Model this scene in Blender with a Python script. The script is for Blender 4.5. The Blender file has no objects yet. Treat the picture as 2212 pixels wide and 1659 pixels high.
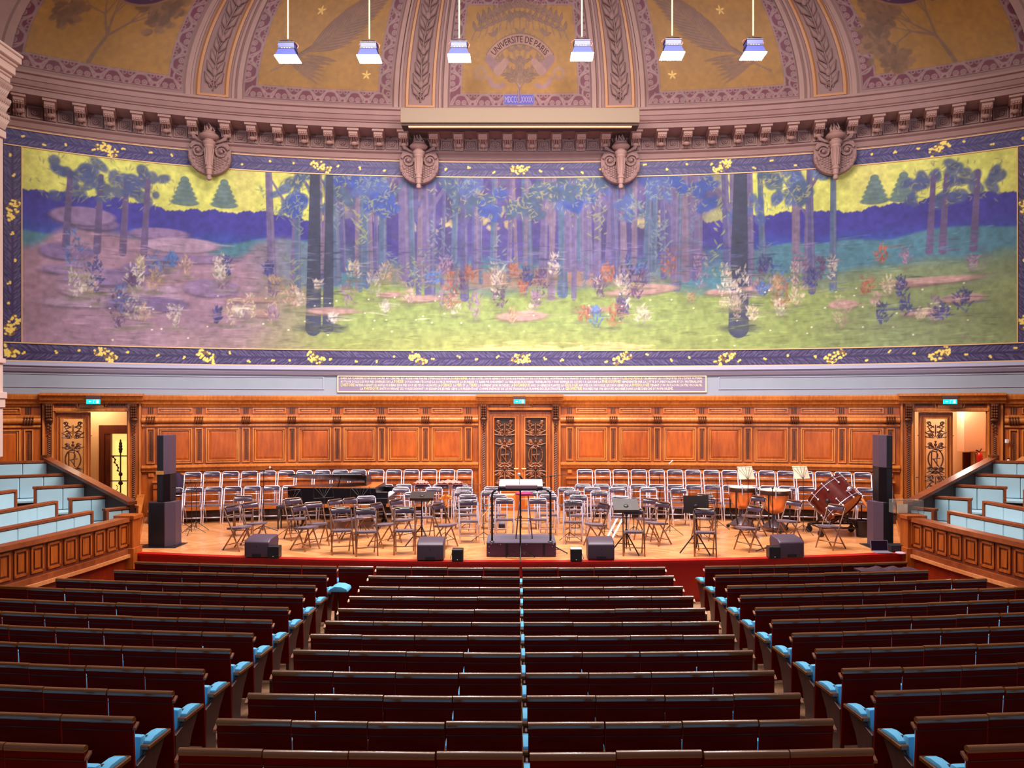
import bpy, bmesh, math, random
import numpy as np
from mathutils import Vector, Matrix
PI = math.pi
random.seed(7)
scene = bpy.context.scene
COL = scene.collection

# ---------------------------------------------------------------- camera, world, lights, exposure
CX, CY, CZ = -0.06, 0.0, 3.7
FPX, PX0, PY0 = 1680.0, 1117.3, 885.0          # focal length and principal point in a 2212 x 1659 frame
cam_d = bpy.data.cameras.new('camera')
cam_d.sensor_width = 36.0
cam_d.lens = FPX / 2212.0 * 36.0
cam_d.shift_x = -(PX0 - 1106.0) / 2212.0
cam_d.shift_y = (PY0 - 829.5) / 2212.0
cam_d.clip_end = 200
cam = bpy.data.objects.new('camera', cam_d)
cam.location = (CX, CY, CZ)
cam.rotation_euler = (PI / 2, 0, 0)
COL.objects.link(cam)
scene.camera = cam
scene.view_settings.view_transform = 'Standard'
scene.view_settings.look = 'None'
scene.view_settings.gamma = 1
scene.view_settings.use_curve_mapping = False
scene.view_settings.exposure = 0.0

world = bpy.data.worlds.new('world')
scene.world = world
world.use_nodes = True
bg = world.node_tree.nodes['Background']
bg.inputs[0].default_value = (1.0, 0.82, 0.80, 1)
bg.inputs[1].default_value = 0.22

def area(name, loc, target, sx, sy, power, color):
    d = bpy.data.lights.new(name, 'AREA')
    d.shape = 'RECTANGLE'; d.size = sx; d.size_y = sy
    d.energy = power; d.color = color
    o = bpy.data.objects.new(name, d)
    o.location = loc
    o.rotation_euler = (Vector(target) - Vector(loc)).to_track_quat('-Z', 'Y').to_euler()
    COL.objects.link(o)
    return o
def spot(name, loc, target, power, color, size=1.2, blend=0.6, radius=0.2):
    d = bpy.data.lights.new(name, 'SPOT')
    d.energy = power; d.color = color; d.spot_size = size; d.spot_blend = blend; d.shadow_soft_size = radius
    o = bpy.data.objects.new(name, d)
    o.location = loc
    o.rotation_euler = (Vector(target) - Vector(loc)).to_track_quat('-Z', 'Y').to_euler()
    COL.objects.link(o)
    return o
# the hall's glazed ceiling above the stalls, and the projector battens hidden above the proscenium
area('ceiling_skylight', (0, 9.0, 17.5), (0, 13.0, 3.0), 16, 6, 800, (1.0, 0.90, 0.86))
area('stage_batten', (0, 13.5, 13.0), (0, 19.0, 0.8), 12, 1.2, 1900, (1.0, 0.87, 0.74))
for sx in (-1, 1):   # added fill spots, unseen, brightening the mural and the cornice frieze
    spot('mural_fill_spot', (sx * 8.5, 1.0, 7.2), (sx * 4.6, 20.5, 8.1), 4200, (0.90, 0.90, 1.0), 0.86, 0.5, 0.5)
    spot('mural_fill_spot', (sx * 8.5, 1.0, 7.0), (-sx * 3.0, 21.5, 8.0), 1900, (0.94, 0.90, 1.0), 0.7, 0.6, 0.5)
spot('mural_fill_spot', (0, -1.5, 7.5), (0, 22, 7.6), 500, (1.0, 0.94, 0.90), 0.55, 0.7, 0.5)  # added central fill spot for the mural, unseen

# ---------------------------------------------------------------- colours and materials
def lin(c):
    c = np.asarray(c, dtype=float) / 255.0
    return np.where(c <= 0.04045, c / 12.92, ((c + 0.055) / 1.055) ** 2.4)
_m = {}
def mat(name, rgb, rough=0.55, metal=0.0, emit=0.0, spec=0.5, noise=0.0, nscale=6.0, coat=0.0, sheen=0.0):
    if name in _m: return _m[name]
    m = bpy.data.materials.new(name); m.use_nodes = True
    nt = m.node_tree; b = nt.nodes['Principled BSDF']
    c = [float(x) for x in lin(rgb)] + [1]
    b.inputs['Base Color'].default_value = c
    b.inputs['Roughness'].default_value = rough
    b.inputs['Metallic'].default_value = metal
    b.inputs['Specular IOR Level'].default_value = spec
    b.inputs['Coat Weight'].default_value = coat
    b.inputs['Sheen Weight'].default_value = sheen
    if emit:
        b.inputs['Emission Color'].default_value = c
        b.inputs['Emission Strength'].default_value = emit
    if noise:
        tc = nt.nodes.new('ShaderNodeTexCoord')
        n = nt.nodes.new('ShaderNodeTexNoise'); n.inputs['Scale'].default_value = nscale; n.inputs['Detail'].default_value = 4
        r = nt.nodes.new('ShaderNodeMix'); r.data_type = 'RGBA'
        r.inputs[6].default_value = [x * (1 - noise) for x in c[:3]] + [1]
        r.inputs[7].default_value = [min(1, x * (1 + noise)) for x in c[:3]] + [1]
        nt.links.new(tc.outputs['Object'], n.inputs['Vector'])
        nt.links.new(n.outputs['Fac'], r.inputs[0])
        nt.links.new(r.outputs[2], b.inputs['Base Color'])
    _m[name] = m
    return m
def wood(name, dark, light, rough=0.38, sc=(9, 9, 0.9), coat=0.0, spec=0.5, detail=5):
    if name in _m: return _m[name]
    m = bpy.data.materials.new(name); m.use_nodes = True
    nt = m.node_tree; b = nt.nodes['Principled BSDF']
    tc = nt.nodes.new('ShaderNodeTexCoord'); mp = nt.nodes.new('ShaderNodeMapping'); mp.inputs['Scale'].default_value = sc
    n = nt.nodes.new('ShaderNodeTexNoise'); n.inputs['Scale'].default_value = 2.2; n.inputs['Detail'].default_value = detail; n.inputs['Roughness'].default_value = 0.6
    n2 = nt.nodes.new('ShaderNodeTexNoise'); n2.inputs['Scale'].default_value = 0.9; n2.inputs['Detail'].default_value = 2
    ad = nt.nodes.new('ShaderNodeMix'); ad.data_type = 'FLOAT'; ad.inputs[0].default_value = 0.45
    cr = nt.nodes.new('ShaderNodeValToRGB')
    cr.color_ramp.elements[0].position = 0.36; cr.color_ramp.elements[0].color = [float(x) for x in lin(dark)] + [1]
    cr.color_ramp.elements[1].position = 0.66; cr.color_ramp.elements[1].color = [float(x) for x in lin(light)] + [1]
    L = nt.links.new
    L(tc.outputs['Object'], mp.inputs['Vector']); L(mp.outputs['Vector'], n.inputs['Vector']); L(tc.outputs['Object'], n2.inputs['Vector'])
    L(n.outputs['Fac'], ad.inputs[2]); L(n2.outputs['Fac'], ad.inputs[3]); L(ad.outputs[0], cr.inputs['Fac'])
    L(cr.outputs['Color'], b.inputs['Base Color'])
    b.inputs['Roughness'].default_value = rough
    b.inputs['Coat Weight'].default_value = coat
    b.inputs['Specular IOR Level'].default_value = spec
    _m[name] = m
    return m
def painted(name, rough=0.55, metal=0.0):
    if name in _m: return _m[name]
    m = bpy.data.materials.new(name); m.use_nodes = True
    nt = m.node_tree; b = nt.nodes['Principled BSDF']
    a = nt.nodes.new('ShaderNodeAttribute'); a.attribute_name = 'paint'
    nt.links.new(a.outputs['Color'], b.inputs['Base Color'])
    b.inputs['Roughness'].default_value = rough; b.inputs['Metallic'].default_value = metal
    _m[name] = m
    return m
def parquet():
    m = bpy.data.materials.new('stage_parquet'); m.use_nodes = True
    nt = m.node_tree; b = nt.nodes['Principled BSDF']; L = nt.links.new
    tc = nt.nodes.new('ShaderNodeTexCoord')
    def brick(rot):
        mp = nt.nodes.new('ShaderNodeMapping'); mp.inputs['Rotation'].default_value = (0, 0, rot)
        br = nt.nodes.new('ShaderNodeTexBrick')
        br.inputs['Scale'].default_value = 1.0
        br.inputs['Brick Width'].default_value = 0.9; br.inputs['Row Height'].default_value = 0.11
        br.inputs['Mortar Size'].default_value = 0.004
        br.inputs['Color1'].default_value = [float(x) for x in lin((226, 160, 104))] + [1]
        br.inputs['Color2'].default_value = [float(x) for x in lin((206, 128, 74))] + [1]
        br.inputs['Mortar'].default_value = [float(x) for x in lin((140, 74, 38))] + [1]
        L(tc.outputs['Object'], mp.inputs['Vector']); L(mp.outputs['Vector'], br.inputs['Vector'])
        return br
    b1, b2 = brick(0.6), brick(-0.6)
    ck = nt.nodes.new('ShaderNodeTexWave'); ck.wave_type = 'BANDS'; ck.bands_direction = 'X'
    ck.inputs['Scale'].default_value = 0.22; ck.inputs['Distortion'].default_value = 0
    gt = nt.nodes.new('ShaderNodeMath'); gt.operation = 'GREATER_THAN'; gt.inputs[1].default_value = 0.5
    mx = nt.nodes.new('ShaderNodeMix'); mx.data_type = 'RGBA'
    L(tc.outputs['Object'], ck.inputs['Vector']); L(ck.outputs['Fac'], gt.inputs[0]); L(gt.outputs[0], mx.inputs[0])
    L(b1.outputs['Color'], mx.inputs[6]); L(b2.outputs['Color'], mx.inputs[7])
    L(mx.outputs[2], b.inputs['Base Color'])
    b.inputs['Roughness'].default_value = 0.28
    _m['stage_parquet'] = m
    return m
def pick(mapping): return mapping

M_STONE = mat('mauve_stone', (140, 106, 104), 0.7, noise=0.14, nscale=3)  # brownish mauve cast of the lighting baked into the stone colours
M_STONE2 = mat('mauve_stone_light', (158, 122, 116), 0.65, noise=0.1, nscale=4)
M_GREY = mat('blue_grey_plaster', (142, 150, 165), 0.75, noise=0.08, nscale=2)
M_GREYL = mat('pale_blue_moulding', (160, 158, 186), 0.6)
M_GOLD = mat('gilding', (214, 172, 120), 0.4, 0.0)
M_WOOD = wood('oak_panelling', (120, 52, 10), (180, 88, 24), 0.38)
M_WOODP = wood('oak_panel_centre', (136, 56, 10), (194, 92, 22), 0.34, sc=(6, 6, 1.0), detail=7)
M_WOODL = wood('oak_moulding', (158, 80, 26), (216, 130, 58), 0.34)  # paler oak, highlights on the mouldings put into the colour
M_WOODD = wood('oak_carving_dark', (70, 30, 10), (120, 62, 28), 0.45)
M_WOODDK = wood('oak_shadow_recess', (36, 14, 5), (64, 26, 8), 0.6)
M_RED = wood('stage_front_red', (150, 6, 4), (180, 14, 8), 0.4, sc=(2, 2, 0.4))
M_SEATW = wood('seat_back_mahogany', (88, 9, 5), (108, 18, 8), 0.55, sc=(1, 6, 9), spec=0.04)
M_SEATR = wood('seat_rail_mahogany', (92, 50, 16), (122, 72, 26), 0.16, sc=(1, 6, 9), spec=0.8, coat=0.6)
M_SEATE = wood('seat_end_panel', (44, 16, 12), (74, 34, 24), 0.4)
M_BLUE = mat('light_blue_velvet', (92, 172, 216), 0.85, noise=0.1, nscale=9)
M_BENCHB = mat('pale_blue_leather', (166, 200, 216), 0.6, noise=0.12, nscale=2.2)
M_PURP = mat('purple_carpet', (50, 22, 66), 0.9)
M_BLACK = mat('black_plastic', (26, 18, 26), 0.45)
M_GRILLE = mat('dark_speaker_grille', (14, 8, 22), 0.6)
M_GREYP = mat('dark_plum_plastic', (74, 56, 74), 0.45)
M_CHROME = mat('chrome_tube', (226, 222, 242), 0.25, 0.55)
M_BRASST = mat('bronze_tube', (150, 116, 100), 0.3, 0.8)
M_VINYL = mat('grey_violet_vinyl', (66, 50, 70), 0.26, spec=0.8)
M_VSEAT = mat('grey_seat_vinyl', (104, 92, 108), 0.3, spec=0.8)
M_PIANO = mat('piano_black_lacquer', (9, 5, 12), 0.25, spec=0.3)
M_COPPER = mat('copper_kettle', (240, 156, 96), 0.3, 0.6)
M_SKIN = mat('drum_skin', (236, 214, 186), 0.6)
M_PAPER = mat('sheet_music_paper', (250, 226, 196), 0.8)
M_WHITE = mat('white_enamel', (235, 232, 236), 0.45)
M_CREAM = mat('cream_plaster', (226, 186, 138), 0.8)
M_MAROON = wood('bass_drum_shell', (70, 16, 14), (104, 32, 26), 0.25, sc=(3, 3, 3))

# ---------------------------------------------------------------- mesh builder
class MB:
    def __init__(s): s.v = []; s.f = []; s.mi = []
    def add(s, vs, fs, k=0):
        n = len(s.v); s.v.extend([tuple(p) for p in vs]); s.f.extend([tuple(n + i for i in f) for f in fs]); s.mi.extend([k] * len(fs)); return s
    def box(s, x0, x1, y0, y1, z0, z1, k=0, M=None):
        vs = [Vector((x, y, z)) for z in (z0, z1) for y in (y0, y1) for x in (x0, x1)]
        if M is not None: vs = [M @ p for p in vs]
        return s.add(vs, [(0, 2, 3, 1), (4, 5, 7, 6), (0, 1, 5, 4), (2, 6, 7, 3), (0, 4, 6, 2), (1, 3, 7, 5)], k)
    def tube(s, pts, r, n=8, k=0, cap=True, r1=None):
        pts = [Vector(p) for p in pts]; m = len(pts); rings = []
        for i, p in enumerate(pts):
            t = (pts[min(i + 1, m - 1)] - pts[max(i - 1, 0)])
            t = t.normalized() if t.length > 1e-9 else Vector((0, 0, 1))
            a = Vector((0, 0, 1)) if abs(t.z) < 0.9 else Vector((0, 1, 0))
            u = t.cross(a).normalized(); w = t.cross(u)
            rr = r if r1 is None else r + (r1 - r) * i / max(1, m - 1)
            if isinstance(r, (list, tuple)): rr = r[i]
            rings.append([p + (u * math.cos(2 * PI * j / n) + w * math.sin(2 * PI * j / n)) * rr for j in range(n)])
        vs = [q for ring in rings for q in ring]; fs = []
        for i in range(m - 1):
            for j in range(n):
                fs.append((i * n + j, i * n + (j + 1) % n, (i + 1) * n + (j + 1) % n, (i + 1) * n + j))
        if cap:
            fs.append(tuple(range(n))[::-1]); fs.append(tuple((m - 1) * n + j for j in range(n)))
        return s.add(vs, fs, k)
    def lathe(s, prof, n=24, c=(0, 0, 0), k=0, M=None, cap=True):
        vs = []; fs = []; m = len(prof)
        for (r, z) in prof:
            for j in range(n):
                p = Vector((r * math.cos(2 * PI * j / n), r * math.sin(2 * PI * j / n), z))
                if M is not None: p = M @ p
                vs.append(p + Vector(c))
        for i in range(m - 1):
            for j in range(n):
                fs.append((i * n + j, i * n + (j + 1) % n, (i + 1) * n + (j + 1) % n, (i + 1) * n + j))
        if cap:
            if prof[0][0] > 1e-4: fs.append(tuple(range(n))[::-1])
            if prof[-1][0] > 1e-4: fs.append(tuple((m - 1) * n + j for j in range(n)))
        return s.add(vs, fs, k)
    def ell(s, c, r, n=10, m=6, k=0, M=None):
        prof = [(math.sin(PI * i / m), -math.cos(PI * i / m)) for i in range(m + 1)]
        S = Matrix.Diagonal((r[0], r[1], r[2], 1)) if not isinstance(r, (int, float)) else Matrix.Diagonal((r, r, r, 1))
        if M is not None: S = M.to_4x4() @ S
        return s.lathe([(max(a, 1e-4), b) for a, b in prof], n, c, k, S, cap=False)
    def prism(s, poly, fn, d0, d1, k=0):
        # poly: 2D outline; fn(a, b, d) -> 3D point
        n = len(poly)
        vs = [fn(a, b, d0) for a, b in poly] + [fn(a, b, d1) for a, b in poly]
        fs = [tuple(range(n))[::-1], tuple(range(n, 2 * n))] + [(i, (i + 1) % n, n + (i + 1) % n, n + i) for i in range(n)]
        return s.add(vs, fs, k)
    def build(s, name, mats, parent=None, smooth=False, bevel=0.0, seg=1):
        me = bpy.data.meshes.new(name)
        me.from_pydata(s.v, [], s.f)
        if not isinstance(mats, (list, tuple)): mats = [mats]
        for m in mats: me.materials.append(m)
        if len(mats) > 1: me.polygons.foreach_set('material_index', s.mi)
        bm = bmesh.new(); bm.from_mesh(me)
        bmesh.ops.recalc_face_normals(bm, faces=bm.faces)
        if bevel > 0:
            es = [e for e in bm.edges if len(e.link_faces) == 2 and e.calc_face_angle(0) > 0.6]
            bmesh.ops.bevel(bm, geom=es, offset=bevel, segments=seg, affect='EDGES', profile=0.6)
        bm.to_mesh(me); bm.free()
        if smooth:
            me.polygons.foreach_set('use_smooth', [True] * len(me.polygons))
            if smooth == 'auto':
                try: me.set_sharp_from_angle(angle=0.7)
                except Exception: pass
        o = bpy.data.objects.new(name, me); COL.objects.link(o)
        if parent is not None: o.parent = parent
        return o
def tag(o, label=None, cat=None, group=None, kind=None):
    if label: o['label'] = label
    if cat: o['category'] = cat
    if group: o['group'] = group
    if kind: o['kind'] = kind
    return o
def thing(name, label, cat, loc=(0, 0, 0), rz=0.0, group=None):
    o = bpy.data.objects.new(name, None); COL.objects.link(o)
    o.empty_display_size = 0.1
    o.location = loc; o.rotation_euler = (0, 0, rz)
    return tag(o, label, cat, group)
def root(name):
    o = bpy.data.objects.new(name, None); COL.objects.link(o); o.empty_display_size = 0.1
    return tag(o, kind='structure')
kids = {}
def copy_tree(o, loc, rz, label, group=None, used=set()):
    if o.name not in kids:
        kids[o.name] = [(c, list(c.children)) for c in o.children]
        r = o
    else:
        r = o.copy(); COL.objects.link(r)
        for c, gs in kids[o.name]:
            d = c.copy(); COL.objects.link(d); d.parent = r
            for g in gs:
                e = g.copy(); COL.objects.link(e); e.parent = d
    r.location = loc; r.rotation_euler = (0, 0, rz)
    r['label'] = label
    if group: r['group'] = group
    return r
ORD = ['first', 'second', 'third', 'fourth', 'fifth', 'sixth', 'seventh', 'eighth', 'ninth', 'tenth', 'eleventh', 'twelfth',
       'thirteenth', 'fourteenth', 'fifteenth', 'sixteenth', 'seventeenth', 'eighteenth', 'nineteenth', 'twentieth']

# ---------------------------------------------------------------- projection helpers (photo pixel -> point of the room)
def at_y(px, py, Y):
    return Vector((CX + (px - PX0) * Y / FPX, Y, CZ - (py - PY0) * Y / FPX))
def at_z(px, py, z):
    Y = (CZ - z) * FPX / (py - PY0)
    return at_y(px, py, Y)
# hemicycle wall: plan curve, arc length, inward normal
_X = np.linspace(-13.2, 13.2, 4001)
def wallY(X):
    u = np.asarray(X) / 22.0
    return 22 - 22 * (0.2046 * u ** 2 + 0.522 * u ** 4)
_Y = wallY(_X)
_S = np.concatenate([[0], np.cumsum(np.hypot(np.diff(_X), np.diff(_Y)))]); _S -= _S[len(_S) // 2]
SE = float(_S[-1])
_D = np.gradient(_Y, _X)
def wp(s, off, z):
    X = np.interp(s, _S, _X); Y = np.interp(s, _S, _Y); d = np.interp(s, _S, _D)
    L = np.sqrt(1 + d * d)
    return X + d / L * off, Y - off / L, z
def W(s, off, z):
    a = wp(s, off, z); return Vector((float(a[0]), float(a[1]), float(z)))
def ang(s):
    return math.atan(float(np.interp(s, _S, _D)))
def S_of(px, off=0.0):
    x, y, _ = wp(_S, off, 0)
    p = PX0 + FPX * (x - CX) / y
    return float(np.interp(px, p, _S))
def zw(py, off=0.0): return CZ + (PY0 - py) * (22 - off) / FPX   # height from a pixel row in the axis of the hall
def wbox(mb, s0, s1, z0, z1, o0, o1, k=0, ds=0.35):
    n = max(1, int(math.ceil(abs(s1 - s0) / ds))); vs = []; fs = []
    for i in range(n + 1):
        s = s0 + (s1 - s0) * i / n
        vs += [W(s, o0, z0), W(s, o1, z0), W(s, o1, z1), W(s, o0, z1)]
    for i in range(n):
        a = 4 * i; b = a + 4
        for j in range(4): fs.append((a + j, a + (j + 1) % 4, b + (j + 1) % 4, b + j))
    fs += [(0, 1, 2, 3), (4 * n + 3, 4 * n + 2, 4 * n + 1, 4 * n)]
    mb.add(vs, fs, k)
def wsweep(mb, prof, s0, s1, k=0, ds=0.3, closed=True):
    # prof: closed outline [(off, z)]
    n = max(1, int(math.ceil(abs(s1 - s0) / ds))); m = len(prof); vs = []; fs = []
    for i in range(n + 1):
        s = s0 + (s1 - s0) * i / n
        vs += [W(s, o, z) for o, z in prof]
    for i in range(n):
        for j in range(m if closed else m - 1):
            a = i * m + j; b = i * m + (j + 1) % m
            fs.append((a, b, b + m, a + m))
    if closed: fs += [tuple(range(m)), tuple(n * m + j for j in range(m))[::-1]]
    mb.add(vs, fs, k)
def wframe(mb, s0, s1, z0, z1, w, o0, o1, k=0):
    # a raised moulding frame
    wbox(mb, s0, s1, z0, z0 + w, o0, o1, k); wbox(mb, s0, s1, z1 - w, z1, o0, o1, k)
    wbox(mb, s0, s0 + w, z0 + w, z1 - w, o0, o1, k); wbox(mb, s1 - w, s1, z0 + w, z1 - w, o0, o1, k)
def wpanel(mb, s0, s1, z0, z1, o0, o1, ch, k=0):
    # a panel with a chamfered rim
    n = 3; vs = []; fs = []
    def ring(a, b, c, d, o):
        st = len(vs)
        for i in range(n + 1): vs.append(W(a + (b - a) * i / n, o, c))
        for i in range(n + 1): vs.append(W(b - (b - a) * i / n, o, d))
        return st
    r0 = ring(s0, s1, z0, z1, o0); r1 = ring(s0 + ch, s1 - ch, z0 + ch, z1 - ch, o1); m = 2 * (n + 1)
    for j in range(m): fs.append((r0 + j, r0 + (j + 1) % m, r1 + (j + 1) % m, r1 + j))
    for i in range(n): fs.append((r1 + i, r1 + i + 1, r1 + m - 2 - i, r1 + m - 1 - i))
    mb.add(vs, fs, k)

# ---------------------------------------------------------------- painting on a grid of vertices
class Canvas:
    def __init__(s, x0, x1, y0, y1, res, bg):
        s.x0, s.y0 = x0, y0
        s.nx = int((x1 - x0) / res) + 1; s.ny = int((y1 - y0) / res) + 1
        s.x = np.linspace(x0, x1, s.nx); s.y = np.linspace(y0, y1, s.ny)
        s.X, s.Y = np.meshgrid(s.x, s.y)
        s.rx = (x1 - x0) / (s.nx - 1); s.ry = (y1 - y0) / (s.ny - 1)
        s.c = np.zeros((s.ny, s.nx, 3)); s.c[:] = bg
    def win(s, xa, xb, ya, yb):
        i0 = max(0, int((xa - s.x0) / s.rx)); i1 = min(s.nx, int((xb - s.x0) / s.rx) + 2)
        j0 = max(0, int((ya - s.y0) / s.ry)); j1 = min(s.ny, int((yb - s.y0) / s.ry) + 2)
        return (slice(j0, j1), slice(i0, i1)) if i1 > i0 and j1 > j0 else None
    def blend(s, w, m, col, a=1.0):
        m = np.clip(m, 0, 1)[..., None] * a
        s.c[w] = s.c[w] * (1 - m) + np.asarray(col, float) * m
    def ell(s, cx, cy, rx, ry, th=0.0, col=(0, 0, 0), a=1.0, soft=None):
        R = max(rx, ry) * 1.1 + 0.03; w = s.win(cx - R, cx + R, cy - R, cy + R)
        if w is None: return
        dx, dy = s.X[w] - cx, s.Y[w] - cy; c, q = math.cos(th), math.sin(th)
        u = (dx * c + dy * q) / rx; v = (-dx * q + dy * c) / ry
        d = (1 - np.sqrt(u * u + v * v)) * min(rx, ry)
        s.blend(w, d / (soft or s.rx) + 0.5, col, a)
    def leaf(s, x, y, L, wd, th, col, a=1.0):
        cx, cy = x + L / 2 * math.cos(th), y + L / 2 * math.sin(th); R = L * 0.6 + 0.03
        w = s.win(cx - R, cx + R, cy - R, cy + R)
        if w is None: return
        dx, dy = s.X[w] - cx, s.Y[w] - cy; c, q = math.cos(th), math.sin(th)
        u = (dx * c + dy * q) / (L / 2); v = np.abs(-dx * q + dy * c)
        d = wd / 2 * (1 - u * u) - v
        s.blend(w, d / s.rx + 0.5, col, a)
    def cap(s, xa, ya, xb, yb, r0, r1, col, a=1.0):
        R = max(r0, r1) + 0.03
        w = s.win(min(xa, xb) - R, max(xa, xb) + R, min(ya, yb) - R, max(ya, yb) + R)
        if w is None: return
        dx, dy = xb - xa, yb - ya; L2 = dx * dx + dy * dy + 1e-12
        t = np.clip(((s.X[w] - xa) * dx + (s.Y[w] - ya) * dy) / L2, 0, 1)
        d = (r0 + (r1 - r0) * t) - np.hypot(s.X[w] - xa - t * dx, s.Y[w] - ya - t * dy)
        s.blend(w, d / s.rx + 0.5, col, a)
    def rect(s, xa, xb, ya, yb, col, a=1.0):
        w = s.win(xa - 0.05, xb + 0.05, ya - 0.05, yb + 0.05)
        if w is None: return
        d = np.minimum(np.minimum(s.X[w] - xa, xb - s.X[w]), np.minimum(s.Y[w] - ya, yb - s.Y[w]))
        s.blend(w, d / s.rx + 0.5, col, a)
    def ring(s, cx, cy, r, t, col, a0=-9, a1=9, a=1.0):
        R = r + t + 0.03; w = s.win(cx - R, cx + R, cy - R, cy + R)
        if w is None: return
        dx, dy = s.X[w] - cx, s.Y[w] - cy
        d = t / 2 - np.abs(np.hypot(dx, dy) - r)
        m = np.clip(d / s.rx + 0.5, 0, 1)
        if a0 > -9:
            th = np.arctan2(dy, dx); th = np.where(th < a0, th + 2 * PI, th); m = m * (th <= a1)
        s.blend(w, m, col, a)
    def noise(s, amp, sc, seed=1):
        r = np.random.RandomState(seed); tot = np.zeros((s.ny, s.nx))
        for o in range(3):
            gx = max(2, int((s.x[-1] - s.x0) / sc * 2 ** o)) + 2; gy = max(2, int((s.y[-1] - s.y0) / sc * 2 ** o)) + 2
            g = r.rand(gy, gx) - 0.5
            xi = np.linspace(0, gx - 1.001, s.nx); yi = np.linspace(0, gy - 1.001, s.ny)
            x0 = xi.astype(int); y0 = yi.astype(int); fx = xi - x0; fy = (yi - y0)[:, None]
            fx = fx * fx * (3 - 2 * fx); fy = fy * fy * (3 - 2 * fy)
            a = g[np.ix_(y0, x0)]; b = g[np.ix_(y0, x0 + 1)]; c = g[np.ix_(y0 + 1, x0)]; d = g[np.ix_(y0 + 1, x0 + 1)]
            tot += ((a * (1 - fx) + b * fx) * (1 - fy) + (c * (1 - fx) + d * fx) * fy) / 2 ** o
        s.c *= (1 + amp * tot)[..., None]
    def mesh(s, name, mapfn, material, parent=None):
        X, Y, Z = mapfn(s.X.ravel(), s.Y.ravel())
        co = np.stack([X, Y, np.broadcast_to(Z, X.shape)], 1).astype(np.float32)
        j, i = np.meshgrid(np.arange(s.ny - 1), np.arange(s.nx - 1), indexing='ij')
        a = (j * s.nx + i).ravel(); q = np.stack([a, a + 1, a + 1 + s.nx, a + s.nx], 1).astype(np.int32)
        me = bpy.data.meshes.new(name)
        me.vertices.add(len(co)); me.vertices.foreach_set('co', co.ravel())
        me.loops.add(q.size); me.loops.foreach_set('vertex_index', q.ravel())
        me.polygons.add(len(q)); me.polygons.foreach_set('loop_start', np.arange(0, q.size, 4, dtype=np.int32))
        me.update(calc_edges=True)
        at = me.color_attributes.new('paint', 'FLOAT_COLOR', 'POINT')
        rgba = np.ones((len(co), 4), np.float32); rgba[:, :3] = lin(np.clip(s.c, 0, 255).reshape(-1, 3))
        at.data.foreach_set('color', rgba.ravel())
        me.polygons.foreach_set('use_smooth', np.ones(len(q), bool))
        me.materials.append(material)
        o = bpy.data.objects.new(name, me); COL.objects.link(o)
        if parent is not None: o.parent = parent
        return o
def text_geo(txt, size=1.0, res=2):
    cu = bpy.data.curves.new('lettering', 'FONT'); cu.body = txt; cu.size = size; cu.resolution_u = res
    o = bpy.data.objects.new('lettering', cu); COL.objects.link(o)
    bpy.context.view_layer.update()
    me = bpy.data.meshes.new_from_object(o.evaluated_get(bpy.context.evaluated_depsgraph_get()))
    v = [tuple(p.co)[:2] for p in me.vertices]; f = [tuple(p.vertices) for p in me.polygons]
    bpy.data.objects.remove(o); bpy.data.curves.remove(cu); bpy.data.meshes.remove(me)
    return v, f
# ================================================================ THE SETTING
Z_ST = 0.86
S2 = lambda px: S_of(px, 0.15)
Z_TOP = 4.07            # top of the oak wainscot
dL = (S_of(119), S_of(274)); dR = (S_of(1976), S_of(2130)); dC = (S_of(1057), S_of(1190))
Z_DH = zw(889)          # head of the side door openings
# ---- upper wall (plaster) and wall behind the wainscot with the two open doorways
mb = MB(); wbox(mb, -SE, SE, Z_TOP - 0.02, 12.1, -0.3, 0.0, ds=0.3)
tag(mb.build('wall_back', M_GREY), kind='structure')
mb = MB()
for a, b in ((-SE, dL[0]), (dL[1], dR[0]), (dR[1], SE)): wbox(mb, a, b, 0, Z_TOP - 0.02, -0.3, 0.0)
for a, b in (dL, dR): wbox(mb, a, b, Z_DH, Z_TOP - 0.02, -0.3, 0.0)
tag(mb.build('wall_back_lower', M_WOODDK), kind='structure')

# ---- painted mural: a plain woodland landscape standing in for the historic painting
mz0, mz1 = zw(757), zw(385)
MS = S_of(22)
cv = Canvas(MS, -MS, mz0, mz1, 0.0185, (150, 150, 120))  # violet-blue cast of the wall's lighting is baked into these colours
U = cv.X / 12.5; V = (cv.Y - mz0) / (mz1 - mz0)
def fill(mask, col, a=1.0):
    m = np.clip(mask, 0, 1)[..., None] * a
    cv.c[:] = cv.c * (1 - m) + np.asarray(col, float) * m
rs = np.random.RandomState(11)
def wob(f, seed):
    r = np.random.RandomState(seed); t = np.zeros(cv.nx)
    for k in range(1, 7): t += np.sin(cv.x * f * k + r.rand() * 7) / k
    return t[None, :]
cv.c[:] = (202, 204, 104)                                         # sky
fill((0.55 - np.abs(V - 1.0)) * 1.2 * (0.5 + 0.5 * wob(1.1, 3)), (196, 176, 130), 0.35)
hill = 0.745 + 0.05 * np.abs(U) ** 2 + 0.012 * wob(1.7, 5) + 0.004 * wob(14, 6)
fill((hill - V) * 120, (62, 56, 142))
fill((0.66 + 0.008 * wob(2.2, 8) - V) * 14, (52, 74, 150), 0.8)
fill((0.60 + 0.02 * wob(0.7, 9) - V) * 60, (74, 116, 136))
fill((0.44 + 0.05 * wob(0.6, 12) - V) * 22, (104, 124, 108))
fill((0.36 + 0.03 * wob(0.9, 13) - V) * 30, (128, 142, 84))
fill(np.clip((-U - 0.42) * 5, 0, 1) * np.clip((0.60 - V + 0.05 * wob(1.3, 2)) * 20, 0, 1), (146, 116, 138))
fill(np.clip((U - 0.62) * 6, 0, 1) * np.clip((0.45 - V) * 20, 0, 1), (120, 132, 96), 0.8)
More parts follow.
